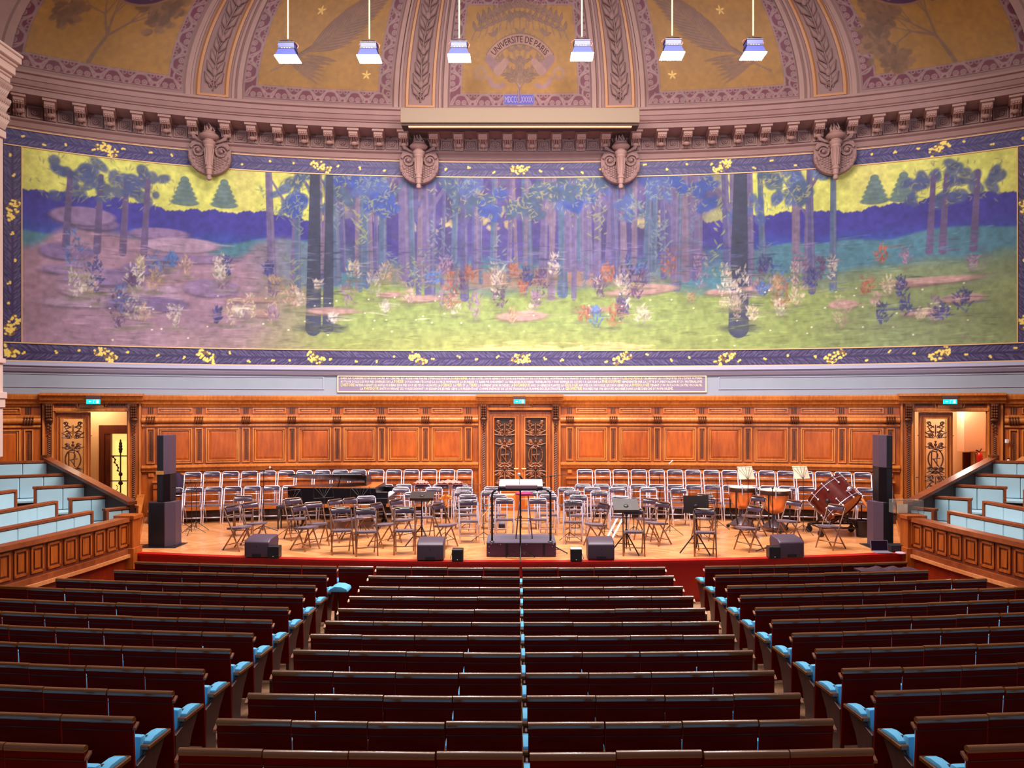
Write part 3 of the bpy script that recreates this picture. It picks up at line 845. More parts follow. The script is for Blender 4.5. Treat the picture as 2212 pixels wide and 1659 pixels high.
c = Canvas(pm - 0.47, pm + 0.42, v_b + 0.03, v_b + 0.33, 0.015, (70, 66, 158))
for a_, b_, c_, d_ in ((pm - 0.47, pm + 0.42, v_b + 0.03, v_b + 0.05), (pm - 0.47, pm + 0.42, v_b + 0.31, v_b + 0.33), (pm - 0.47, pm - 0.44, v_b, v_b + 0.4), (pm + 0.39, pm + 0.42, v_b, v_b + 0.4)): c.rect(a_, b_, c_, d_, (140, 106, 110))
c.mesh('date_panel', lambda a, b: dome(a, b, 0.03), painted('dome_paint'), ceil)
mdt = mat('pale_lettering', (176, 150, 190), 0.7)
dome_text('MDCCCLXXXIX', pm - 0.025, v_b + 0.18, 0.25, mdt, sx=0.44, off=0.04, name='inscription')
mb = MB(); mb.tube([Dm(pm - 0.03, v_b + 0.12, 0.04), Dm(pm - 0.03, v_b + 0.45, 0.04)], 0.03, 6); mb.build('stem', mat('stem_paint', (148, 116, 126), 0.7), ceil)
for (p0, p1), sg, tx in (((12, 392), 1, 'LETTRES'), ((1863, 2240), -1, 'SCIENCES')):
    a, b = rng(p0, p1); mx, my = (a + b) / 2 + sg * 0.28, v_b + 0.36 + 2.35
    mt = mat('mauve_lettering', (112, 60, 86), 0.7)
    dome_text(tx, mx - sg * 0.05, my - 0.42, 0.27, mt, bend=-1.6, rot=-0.42 * sg, sx=0.9)
    dome_text('DES', mx, my - 0.02, 0.2, mt, rot=-0.42 * sg)
    dome_text('FACULTE', mx + sg * 0.12, my + 0.30, 0.24, mt, rot=-0.42 * sg)
# ribs between the panels
def rib(p_out0, p_in0, p_in1, p_out1):
    a, i0, i1, b = [S_of(p) for p in (p_out0, p_in0, p_in1, p_out1)]
    mb = MB()
    for x in (a, b): dbox(mb, x - 0.06, x + 0.06, 0.02, VT, 0.0, 0.10)
    for x in (a + (i0 - a) * 0.45, b - (b - i1) * 0.45): dbox(mb, x - 0.03, x + 0.03, 0.02, VT, 0.0, 0.05)
    o = mb.build('rib', M_STONE2, ceil)
    mb = MB()
    for x in (i0, i1): dbox(mb, x - 0.035, x + 0.035, 0.30, VT, 0.0, 0.07)
    dbox(mb, i0, i1, 0.30, 0.36, 0.0, 0.07)
    mb.build('gilt_frame', mat('gilt_brown', (176, 118, 74), 0.4), o)
    mb = MB(); m = (i0 + i1) / 2; w = (i1 - i0) / 2 * 0.62; v = 0.55; k = 0
    mb.tube([Dm(m + 0.12 * w * math.sin(j * 0.7), 0.45 + j * 0.2, 0.05) for j in range(28)], 0.022, 5)
    while v < 5.6:
        for sg in (-1, 1):
            L = w * (0.9 + 0.2 * math.sin(v * 3))
            p = Dm(m, v, 0.05); q = Dm(m + sg * L * 0.6, v + 0.17, 0.07); r_ = Dm(m + sg * L, v + 0.40, 0.05)
            mb.tube([p, q, r_], [0.012, 0.075, 0.01], 6)
        if k % 3 == 1: mb.ell(Dm(m, v + 0.1, 0.06), (0.09, 0.05, 0.12), 8, 5)
        v += 0.30; k += 1
    for sg in (-1, 1):
        mb.tube([Dm(m + sg * 0.10 * math.cos(t_), 0.62 + 0.12 * math.sin(t_), 0.06) for t_ in [q * 0.5 for q in range(9)]], 0.02, 5)
    mb.build('leaf_relief', M_STONE, o, smooth=True)
rib(852, 877, 935, 960); rib(400, 425, 487, 512); rib(1286, 1312, 1370, 1392); rib(1738, 1764, 1829, 1852)
for sg in (-1, 1):   # proscenium arch edge
    mb = MB(); e = S_of(3) if sg < 0 else -S_of(3)
    dbox(mb, e - 0.09, e + 0.09, 0, VT, 0, 0.14); dbox(mb, min(e, sg * SE), max(e, sg * SE), 0, VT, 0.0, 0.05)
    mb.build('rib', M_STONE2, ceil)

# ---- proscenium pier with capital
def pier(sg, X0):
    nm = 'column_left' if sg < 0 else 'column_right'
    t = thing('pilaster', 'pale carved stone pilaster with leafy capital at the %s edge of the mural' % ('left' if sg < 0 else 'right'), 'pilaster')
    Y0 = 17.25
    def bx(mb, w, z0, z1, dy=0.0):   # block whose inner face is X0 + w
        xa, xb = sorted((sg * (X0 - w), sg * min(X0 + 1.0, 12.85)))
        mb.box(xa, xb, Y0 - w - dy, Y0 + 0.4, z0, z1)
    mb = MB(); bx(mb, 0.0, 2.62, 9.85); mb.build('shaft', M_WHITE if False else mat('pale_stone', (214, 186, 178), 0.6), t, bevel=0.02)
    M_PS = _m['pale_stone']
    mb = MB()
    for w, a, b in ((0.05, 3.75, 3.95), (0.09, 3.95, 4.10), (0.06, 4.75, 4.86)): bx(mb, w, a, b)
    mb.build('band', M_PS, t, bevel=0.01)
    mb = MB(); bx(mb, 0.06, 9.85, 10.0); bx(mb, 0.02, 10.0, 11.1)
    for k in range(8):
        for j in range(3):
            x = sg * (X0 - 0.02); y = Y0 + 0.36 - k * 0.06; z = 10.05 + j * 0.34
            mb.tube([(x, y, z), (x - sg * 0.08, y, z + 0.2), (x - sg * (0.16 + 0.03 * j), y - 0.04, z + 0.27), (x - sg * 0.14, y, z + 0.2)], [0.05, 0.06, 0.04, 0.02], 6)
    for j in range(3):
        for k in range(6):
            x = sg * (X0 + 0.05 + k * 0.16); y = Y0 - 0.03; z = 10.05 + j * 0.34
            mb.tube([(x, y, z), (x, y - 0.08, z + 0.2), (x, y - 0.18, z + 0.27), (x, y - 0.15, z + 0.2)], [0.05, 0.06, 0.04, 0.02], 6)
    for dz in (10.12, 10.95):
        pts = []; rad = []
        for k in range(24):
            th = k / 23 * 3 * PI; r = 0.14 * (1 - k / 28); pts.append((sg * (X0 - 0.1 - r * math.cos(th)), Y0 - 0.16, dz + r * math.sin(th))); rad.append(0.035)
        mb.tube(pts, rad, 6)
    mb.build('capital', M_PS, t, smooth='auto')
    mb = MB()
    for w, a, b in ((0.16, 11.1, 11.22), (0.20, 11.22, 11.28), (0.28, 11.28, 11.46), (0.33, 11.46, 11.52), (0.42, 11.52, 11.66), (0.46, 11.66, 11.72)): bx(mb, w, a, b)
    mb.build('abacus', M_PS, t, bevel=0.01)
pier(-1, 11.72); pier(1, 12.1)

# ---- inscription board
t = thing('inscription_board', 'long inscribed board with four lines of gold capitals below the mural', 'sign')
s0, s1 = S_of(729), S_of(1526); z0, z1 = zw(848), zw(812)
mb = MB(); wbox(mb, s0, s1, z0, z1, 0, 0.02); mb.build('board', mat('violet_grey_board', (128, 112, 138), 0.6), t)
mb = MB(); wframe(mb, s0, s1, z0, z1, 0.03, 0.0, 0.045); mb.build('frame', mat('pale_gilt', (226, 204, 168), 0.4), t)
LINES = ["DANS LA CLAIRIÈRE D'UN BOIS SACRÉ, AU CENTRE, EST ASSISE UNE FIGURE SYMBOLIQUE DE LA *SORBONNE*. À SES CÔTÉS, DEUX GÉNIES PORTEURS DE PALMES ET DE COURONNES, HOMMAGE AUX VIVANTS ET AUX MORTS GLORIEUX. DEBOUT *L'ÉLOQUENCE* CÉLÉBRANT LES CONQUÊTES DE L'ESPRIT HUMAIN.",
         "AUTOUR D'ELLE LES FIGURES DIVERSES DE LA *POÉSIE*. DU ROCHER S'ÉCOULE LA SOURCE VIVIFIANTE: LA JEUNESSE S'Y ABREUVE AVIDEMENT, LA VIEILLESSE AUX MAINS TREMBLANTES Y FAIT REMPLIR SA COUPE + A GAUCHE LA *PHILOSOPHIE* REPRÉSENTÉE PAR LA LUTTE DU SPIRITUALISME ET DU MATÉRIALISME.",
         "*L'HISTOIRE* INTERROGEANT LES ANTIQUES DÉBRIS EXHUMÉS SOUS SES YEUX + A DROITE, LA *SCIENCE*: LA *MER* ET LA *TERRE* LUI OFFRENT LEURS RICHESSES, LA *BOTANIQUE* AVEC SA GERBE DE PLANTES, LA *GÉOLOGIE* APPUYÉE SUR UN FOSSILE, LES DEUX GÉNIES DE LA *PHYSIOLOGIE* TENANT L'UN UN FLACON L'AUTRE UN SCALPEL,",
         "LA *PHYSIQUE* ENTR'OUVRANT SES VOILES DEVANT UN ESSAIM DE JEUNES GENS LUI PRÉSENTANT COMME PRÉMICES DE LEURS TRAVAUX LA FLAMME DE L'ÉLECTRICITÉ, LA *GÉOMÉTRIE* FIGURÉE PAR UN GROUPE ABSORBÉ DANS LA RECHERCHE D'UN PROBLÈME."]
mbs = (MB(), MB())
for i, line in enumerate(LINES):
    segs = line.split('*'); x = 0.0; pieces = []
    for j, sgm in enumerate(segs):
        if not sgm: continue
        big = j % 2; v, f = text_geo(sgm.strip() or '.', 1.0, 1)
        k = 1.22 if big else 1.0
        lead = 0.28 if sgm[0] == ' ' else 0.0; x += lead
        wmax = max(p[0] for p in v) * k
        pieces.append((big, [(x + p[0] * k, p[1] * k) for p in v], f)); x += wmax + (0.28 if sgm[-1] == ' ' else 0.12)
    a, b = (S_of(736), S_of(1518)) if i < 3 else (S_of(778), S_of(1455))
    sc = (b - a) / x; zb = z1 - 0.105 - i * 0.0975
    for big, v, f in pieces:
        mbs[big].add([W(a + p[0] * sc, 0.026, zb + p[1] * 0.092) for p in v], f)
mbs[0].build('lettering', mat('cream_lettering', (240, 226, 196), 0.6), t)
mbs[1].build('lettering', mat('yellow_lettering', (246, 226, 120), 0.6), t)
# ================================================================ WAINSCOT, DOORS, STAGE, SIDE TIERS
# ---- floors
def FY(Y):   # height of the stalls floor
    ys = [-4, 4.0, 5.41, 6.10, 6.79, 7.48, 8.17, 8.86, 9.55, 10.3, 12.9, 16.0]
    zs = [0.50, 0.40, 0.344, 0.275, 0.223, 0.19, 0.172, 0.142, 0.106, 0.086, 0.07, 0.05]
    return float(np.interp(Y, ys, zs))
mb = MB(); ys = [-3, -1, 1, 3, 4.0, 5.41, 6.10, 6.79, 7.48, 8.17, 8.86, 9.55, 10.3, 12.9, 15.5, 21.9]
for y0, y1 in zip(ys[:-1], ys[1:]):
    mb.add([(-13, y0, FY(y0)), (13, y0, FY(y0)), (13, y1, FY(y1)), (-13, y1, FY(y1))], [(0, 1, 2, 3)])
    mb.add([(-13, y0, FY(y0) - 0.2), (13, y0, FY(y0) - 0.2), (13, y1, FY(y1) - 0.2), (-13, y1, FY(y1) - 0.2)], [(3, 2, 1, 0)])
tag(mb.build('floor', wood('aisle_floor_boards', (128, 92, 70), (172, 132, 100), 0.5, sc=(6, 0.8, 6))), kind='structure')
for sg, nm in ((-1, 'wall_left'), (1, 'wall_right')):
    mb = MB(); xa, xb = sorted((sg * 13.0, sg * 13.3)); mb.box(xa, xb, -3, 19.2, 0, 12)
    tag(mb.build(nm, M_STONE), kind='structure')

# ---- stage platform
def stage_front(X): return 14.6 + X * X / 65.0
XS = 7.85
mb = MB()
n = 30; top = []; 
for i in range(n + 1):
    X = -XS + 2 * XS * i / n; top.append((X, stage_front(X)))
back = [(10.3, 20.9), (8, 21.35), (5, 21.7), (0, 21.98), (-5, 21.7), (-8, 21.35), (-10.3, 20.9)]
poly = top + back
mb.prism(poly, lambda a, b, d: Vector((a, b, d)), 0.0, Z_ST)
tag(mb.build('stage_floor', parquet()), kind='structure')
t = tag(root('stage_front'), kind='structure')
mb = MB(); vs = []
for i in range(n + 1):
    X = -XS + 2 * XS * i / n; Y = stage_front(X)
    vs += [(X, Y - 0.03, 0.02), (X, Y - 0.03, Z_ST - 0.03), (X, Y + 0.02, 0.02), (X, Y + 0.02, Z_ST - 0.03)]
mb.add(vs, [(4 * i + a, 4 * i + b, 4 * i + 4 + b, 4 * i + 4 + a) for i in range(n) for a, b in ((0, 1), (2, 3))])
mb.build('riser_panel', M_RED, t)
mb = MB(); vs = []
for i in range(n + 1):
    X = -XS + 2 * XS * i / n; Y = stage_front(X)
    vs += [(X, Y - 0.07, Z_ST - 0.05), (X, Y - 0.07, Z_ST - 0.005), (X, Y + 0.06, Z_ST + 0.006), (X, Y + 0.06, Z_ST - 0.05)]
mb.add(vs, [(4 * i + a, 4 * i + (a + 1) % 4, 4 * i + 4 + (a + 1) % 4, 4 * i + 4 + a) for i in range(n) for a in range(4)])
mb.build('nosing', M_RED, t)

# ---- oak wainscot
def section(mb, p0, p1, strips, outer=False):
    """one run of panelling between door bays; strips are the pixel centres of its pilaster strips"""
    s0, s1 = S2(p0), S2(p1)
    st = [S2(p) for p in strips]
    wbox(mb['base'], s0, s1, Z_ST, Z_TOP, 0.0, 0.10)
    # crown, frieze rails, torus
    wsweep(mb['crown'], [(0, 3.78), (0.14, 3.78), (0.16, 3.83), (0.20, 3.85), (0.22, 3.92), (0.28, 3.96), (0.30, 4.05), (0.30, 4.09), (0, 4.09)], s0, s1)
    wbox(mb['rail'], s0, s1, 3.50, 3.56, 0.1, 0.17); wbox(mb['rail'], s0, s1, 3.26, 3.31, 0.1, 0.16)
    tor = [(0.10, 3.33)] + [(0.15 + 0.075 * math.sin(PI * k / 8), 3.42 - 0.075 * math.cos(PI * k / 8)) for k in range(9)] + [(0.10, 3.51)]
    wsweep(mb['torus'], tor, s0, s1)
    wsweep(mb['rail'], [(0.1, 2.06), (0.17, 2.06), (0.19, 2.14), (0.24, 2.16), (0.24, 2.19), (0.12, 2.23), (0.1, 2.23)], s0, s1)
    for a, b in zip(st[:-1], st[1:]):
        w = 0.17
        A, B = a + w, b - w
        # main panel
        o = MB(); wpanel(o, A + 0.09, B - 0.09, 2.36, 3.13, 0.10, 0.115, 0.05)
        o.build('panel_field', M_WOODP, mb['root'])
        o = MB(); wframe(o, A, B, 2.27, 3.21, 0.035, 0.1, 0.15); wframe(o, A + 0.05, B - 0.05, 2.32, 3.17, 0.03, 0.1, 0.13)
        o.build('panel_moulding', M_WOODL, mb['root'])
        o = MB(); wframe(o, A, B, 3.60, 3.75, 0.025, 0.1, 0.13); wbox(o, A + 0.08, B - 0.08, 3.655, 3.695, 0.1, 0.12)
        o.build('frieze_panel', M_WOODL, mb['root'])
        o = MB(); wpanel(o, A, B, 1.92, 2.03, 0.10, 0.15, 0.03); o.build('low_panel', M_WOODL, mb['root'])
    for c in st:
        o = MB(); wframe(o, c - 0.10, c + 0.10, 2.27, 3.21, 0.03, 0.1, 0.15)
        o.build('pilaster_strip', M_WOODL, mb['root'])
        o = MB(); wbox(o, c - 0.035, c + 0.035, 2.36, 3.12, 0.1, 0.115)
        k = 0
        z = 2.38
        while z < 3.1: o.ell(W(c, 0.12, z), (0.022, 0.012, 0.018), 5, 3); z += 0.045
        o.build('bead_strip', M_WOODD, mb['root'])
        o = MB()
        for k in range(3): wbox(o, c - 0.055 + k * 0.05 - 0.012, c - 0.055 + k * 0.05 + 0.012, 3.59, 3.75, 0.1, 0.118)
        o.build('triglyph', M_WOODDK, mb['root'])
        o = MB()
        for k in range(4):
            x = c - 0.09 + k * 0.06
            o.tube([W(x, 0.15 + 0.09 * math.sin(PI * j / 8), 3.42 - 0.09 * math.cos(PI * j / 8)) for j in range(9)], 0.024, 6)
        o.build('torus_band', M_WOODD, mb['root'])
        o = MB(); wpanel(o, c - 0.08, c + 0.08, 1.90, 2.04, 0.10, 0.15, 0.03); o.build('low_panel', M_WOODL, mb['root'])
def new_section(name):
    return dict(base=MB(), crown=MB(), rail=MB(), torus=MB(), root=root(name))
def finish(mb):
    mb['base'].build('backing', M_WOOD, mb['root']); mb['crown'].build('crown_moulding', M_WOODL, mb['root'])
    mb['rail'].build('rail', M_WOODL, mb['root']); mb['torus'].build('torus', M_WOODL, mb['root'], smooth='auto')
lw = new_section('wainscot_left'); section(lw, 306, 1033, [325.5, 430, 531.6, 631, 728.5, 824.5, 919, 1012]); finish(lw)
rw = new_section('wainscot_right'); section(rw, 1211, 1944, [1231, 1325, 1420, 1516.5, 1616, 1716, 1819, 1924]); finish(rw)
ol = new_section('wainscot_far_left'); section(ol, -60, 88, [-36, 62]); finish(ol)
orr = new_section('wainscot_far_right'); section(orr, 2170, 2300, [2190, 2286]); finish(orr)
# stepped wooden bench along the wall, under the chair rows
def step_run(name, p0, p1):
    t = root(name); s0, s1 = S2(p0), S2(p1)
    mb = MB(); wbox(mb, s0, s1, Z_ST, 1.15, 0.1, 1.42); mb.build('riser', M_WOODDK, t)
    mb = MB(); wbox(mb, s0, s1, 1.15, 1.19, 0.1, 1.47); mb.build('tread', wood('step_tread', (170, 84, 30), (206, 116, 54), 0.35, sc=(1.5, 1.5, 9)), t)
    mb = MB(); wbox(mb, s0 + 0.02, s1 - 0.05, 1.19, 1.78, 0.1, 0.26); wbox(mb, s0 + 0.02, s1 - 0.05, 1.62, 1.66, 0.26, 0.29); mb.build('bench_back', M_WOOD, t)
    mb = MB(); wbox(mb, s0, s1, 1.78, 1.82, 0.1, 0.30); mb.build('bench_cap', M_WOODL, t)
step_run('stage_step_left', 330, 1022); step_run('stage_step_right', 1222, 1932)

# ---- carved ornament shared by the door leaves (fans, scrolls, interlaced R F)
def carving(mb, cx, w, z0, z1, P, r=0.02):
    """cx centre, w half width, P(x, z, d) -> point"""
    H = z1 - z0
    def T(pts, rad=r, r1=None): mb.tube([P(x, z, d) for x, z, d in pts], rad, 6, r1=r1)
    def fan(cz, up, R, n=7):
        for k in range(n):
            a = PI * (k + 0.5) / n; x, z = math.cos(a), math.sin(a) * up
            T([(cx + 0.1 * R * x, cz + 0.1 * R * z, 0.02), (cx + 0.6 * R * x * w / 0.2, cz + 0.62 * R * z, 0.035), (cx + 0.98 * R * x * w / 0.2, cz + R * z, 0.02)], [0.008, 0.02, 0.012])
    def scroll(px_, pz, R, sg, dr=1):
        pts = [(px_ + sg * (R * (1 - k / 22)) * math.cos(k * 0.5), pz + dr * (R * (1 - k / 22)) * math.sin(k * 0.5), 0.025) for k in range(18)]
        T(pts, r)
    fan(z0 + 0.74 * H, 1, 0.23 * H * 0.8); fan(z0 + 0.26 * H, -1, 0.25 * H * 0.8)
    fan(z0 + 0.60 * H, 1, 0.11 * H, 5)
    fan(z0 + 0.04 * H, 1, 0.10 * H, 5)
    for sg in (-1, 1):
        scroll(cx + sg * w * 0.45, z0 + 0.77 * H, 0.055, sg); scroll(cx + sg * w * 0.45, z0 + 0.23 * H, 0.06, sg, -1)
        scroll(cx + sg * w * 0.62, z0 + 0.94 * H, 0.05, sg); scroll(cx + sg * w * 0.62, z0 + 0.06 * H, 0.05, sg)
        scroll(cx + sg * w * 0.5, z0 + 0.335 * H, 0.05, sg); scroll(cx + sg * w * 0.5, z0 + 0.66 * H, 0.05, sg)
        T([(cx + sg * w * 0.7 * math.cos(a), z0 + 0.47 * H + 0.13 * H * math.sin(a), 0.02) for a in [(-1.4 + k * 0.28) for k in range(11)]], r)
        T([(cx, z0 + 0.32 * H, 0.03), (cx + sg * w * 0.35, z0 + 0.30 * H, 0.05), (cx + sg * w * 0.75, z0 + 0.33 * H, 0.02)], [0.02, 0.03, 0.01])
        T([(cx + sg * w * 0.92, z0, 0.01), (cx + sg * w * 0.92, z1, 0.01)], 0.008)
    for j in range(7):
        for sg in (-1, 1):
            zz = z0 + (0.10, 0.17, 0.29, 0.345, 0.63, 0.83, 0.90)[j] * H
            T([(cx + sg * w * 0.12, zz - 0.03, 0.02), (cx + sg * w * 0.5, zz + 0.035, 0.04), (cx + sg * w * 0.85, zz - 0.01, 0.02)], [0.012, 0.028, 0.008])
            T([(cx + sg * w * 0.12, zz + 0.02, 0.02), (cx + sg * w * 0.4, zz - 0.03, 0.035), (cx + sg * w * 0.7, zz - 0.05, 0.02)], [0.01, 0.02, 0.006])
    for zz, rr in ((0.345, 0.05), (0.30, 0.035), (0.66, 0.04), (0.60, 0.03), (0.70, 0.03), (0.28, 0.03)): mb.ell(P(cx, z0 + zz * H, 0.03), rr, 8, 5)
    # interlaced letters R and F
    x0 = cx - w * 0.38; zb, zt = z0 + 0.37 * H, z0 + 0.57 * H; hm = (zb + zt) / 2
    T([(x0, zb, 0.04), (x0, zt, 0.04)], 0.018)
    T([(x0, zt, 0.04)] + [(x0 + 0.07 + 0.075 * math.sin(a), (zt + hm) / 2 + (zt - hm) / 2 * math.cos(a), 0.04) for a in [k * 0.4 for k in range(9)]] + [(x0, hm, 0.04)], 0.016)
    T([(x0 + 0.04, hm, 0.04), (x0 + 0.16, zb, 0.04)], 0.016)
    T([(cx + 0.03, zb + 0.02, 0.055), (cx + 0.03, zt + 0.03, 0.055), (cx + 0.15, zt + 0.03, 0.055)], 0.014); T([(cx + 0.03, hm + 0.02, 0.055), (cx + 0.11, hm + 0.02, 0.055)], 0.014)
def leaf(parent, s0, s1, z0, z1, off, pierced, handle_side=0, hinge=None):
    """a panelled door leaf in wall space"""
    d = tag(root('leaf'), None); d.parent = parent
    del d['kind']
    m = (s0 + s1) / 2; w = (s1 - s0) / 2
    mb = MB(); st = 0.13
    pz0 = Z_ST + 0.62; pz1 = z1 - 0.16
    wbox(mb, s0, s0 + st, z0, z1, off, off + 0.07); wbox(mb, s1 - st, s1, z0, z1, off, off + 0.07)
    wbox(mb, s0 + st, s1 - st, pz1, z1, off, off + 0.07); wbox(mb, s0 + st, s1 - st, z0, pz0, off, off + 0.07)
    mb.build('leaf_frame', M_WOOD, d)
    mb = MB(); wframe(mb, s0 + st - 0.02, s1 - st + 0.02, pz0 - 0.02, pz1 + 0.02, 0.035, off + 0.05, off + 0.10)
    wframe(mb, s0 + 0.04, s1 - 0.04, pz0 - 0.10, pz1 + 0.07, 0.02, off + 0.06, off + 0.085)
    wpanel(mb, s0 + st, s1 - st, z0 + 0.10, pz0 - 0.14, off + 0.07, off + 0.10, 0.05)
    mb.build('leaf_moulding', M_WOODL, d)
    if not pierced:
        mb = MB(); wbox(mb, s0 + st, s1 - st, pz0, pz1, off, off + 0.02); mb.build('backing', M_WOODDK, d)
    mb = MB(); carving(mb, m, w - st - 0.02, pz0 + 0.02, pz1 - 0.02, lambda x, z, q: W(x, off + 0.02 + q, z), 0.021)
    mb.build('carving', M_WOODD if pierced else wood('oak_carving', (104, 52, 22), (150, 84, 42), 0.4), d)
    if handle_side:
        x = s1 - 0.05 if handle_side > 0 else s0 + 0.05; zh = Z_ST + 1.18
        mb = MB(); mb.tube([W(x, off + 0.07, zh), W(x, off + 0.12, zh), W(x - handle_side * 0.11, off + 0.12, zh)], 0.013, 6); mb.ell(W(x, off + 0.08, zh - 0.16), 0.02, 6, 4)
        mb.build('door_handle', mat('brass', (232, 180, 110), 0.25, 0.8), d)
def door_case(name, p_out0, c0, i0, i1, c1, p_out1, zh):
    """oak case of a door bay: posts with consoles, entablature"""
    t = root(name)
    a, k0, x0, x1, k1, b = [S2(p) for p in (p_out0, c0, i0, i1, c1, p_out1)]
    mb = MB()
    wbox(mb, a, x0, Z_ST, Z_TOP, 0.0, 0.14); wbox(mb, x1, b, Z_ST, Z_TOP, 0.0, 0.14); wbox(mb, x0, x1, zh, Z_TOP, 0.0, 0.14)
    mb.build('casing', M_WOOD, t)
    mb = MB()
    wsweep(mb, [(0, 3.86), (0.24, 3.86), (0.26, 3.91), (0.32, 3.94), (0.36, 4.03), (0.42, 4.06), (0.42, 4.11), (0, 4.13)], a - 0.05, b + 0.05)
    wsweep(mb, [(0.1, zh + 0.02), (0.2, zh + 0.02), (0.2, zh + 0.07), (0.17, zh + 0.09), (0.1, zh + 0.09)], x0 - 0.05, x1 + 0.05)
    for e in (a + 0.04, x0 - 0.05, x1 + 0.05, b - 0.04): wbox(mb, e - 0.025, e + 0.025, Z_ST, 3.86, 0.14, 0.18)
    mb.build('moulding', M_WOODL, t)
    for e in (k0, k1):
        mb = MB(); F = lambda q, z, d, e=e: W(e + d, q, z)
        mb.prism([(0.14, 3.38), (0.20, 3.36), (0.20, 3.46), (0.24, 3.50), (0.24, 3.60), (0.34, 3.78), (0.36, 3.86), (0.14, 3.86)], F, -0.085, 0.085)
        mb.ell(W(e, 0.22, 3.44), (0.11, 0.06, 0.05), 10, 6)
        for j in range(5):
            for dx in (-0.05, 0.0, 0.05): mb.ell(W(e + dx, 0.26 + 0.025 * j, 3.53 + 0.068 * j), (0.028, 0.03, 0.035), 6, 4)
        for j in range(7): mb.ell(W(e + (0.025 if j % 2 else -0.025), 0.18, 3.32 - 0.04 * j), 0.04 - 0.003 * j, 6, 4)
        mb.build('console', M_WOODD, t, smooth='auto')
        mb = MB(); z = 3.04; j = 0
        while z > Z_ST + 0.1:
            mb.tube([W(e - 0.03, 0.15, z), W(e + 0.03, 0.17, z - 0.035)], 0.016, 5); z -= 0.05; j += 1
        mb.build('guilloche_strip', M_WOODD, t)
    m = (x0 + x1) / 2
    mb = MB(); wbox(mb, m - 0.28, m + 0.28, zh + 0.10, zh + 0.27, 0.14, 0.19)
    for sg in (-1, 1): mb.tube([W(m + sg * (0.30 + 0.03 * math.cos(q)), 0.18, zh + 0.185 + 0.085 * math.sin(q)) for q in [(-1.5 + k * 0.5) for k in range(7)]], 0.02, 6)
    mb.build('tablet', wood('oak_tablet', (150, 82, 44), (178, 108, 64), 0.4), t)
    for sg in (-1, 1):
        mb = MB(); u0 = m + sg * 0.38; u1 = (x1 - 0.02) if sg > 0 else (x0 + 0.02)
        wbox(mb, min(u0, u1), max(u0, u1), zh + 0.155, zh + 0.215, 0.14, 0.155)
        k = min(u0, u1) + 0.02
        while k < max(u0, u1): mb.ell(W(k, 0.165, zh + 0.185), 0.02, 5, 4); k += 0.05
        mb.build('bead_strip', M_WOODD, t)
    return t
zc_ = zw(890)
d2 = door_case('door_2', 1033, 1045, 1057, 1191, 1200, 1212, zw(887))
m = (dC[0] + dC[1]) / 2
leaf(d2, dC[0], m - 0.003, Z_ST, zw(889), 0.03, False, 1); leaf(d2, m + 0.003, dC[1], Z_ST, zw(889), 0.03, False, -1)
d1 = door_case('door_1', 90, 106, 119, 274, 289, 306, Z_DH)
leaf(d1, dL[0], S_of(196), Z_ST, Z_DH - 0.01, -0.02, True)
d3 = door_case('door_3', 1944, 1962, 1976, 2130, 2148, 2168, Z_DH)
leaf(d3, S_of(1984), S_of(2058), Z_ST, Z_DH - 0.01, -0.02, True)

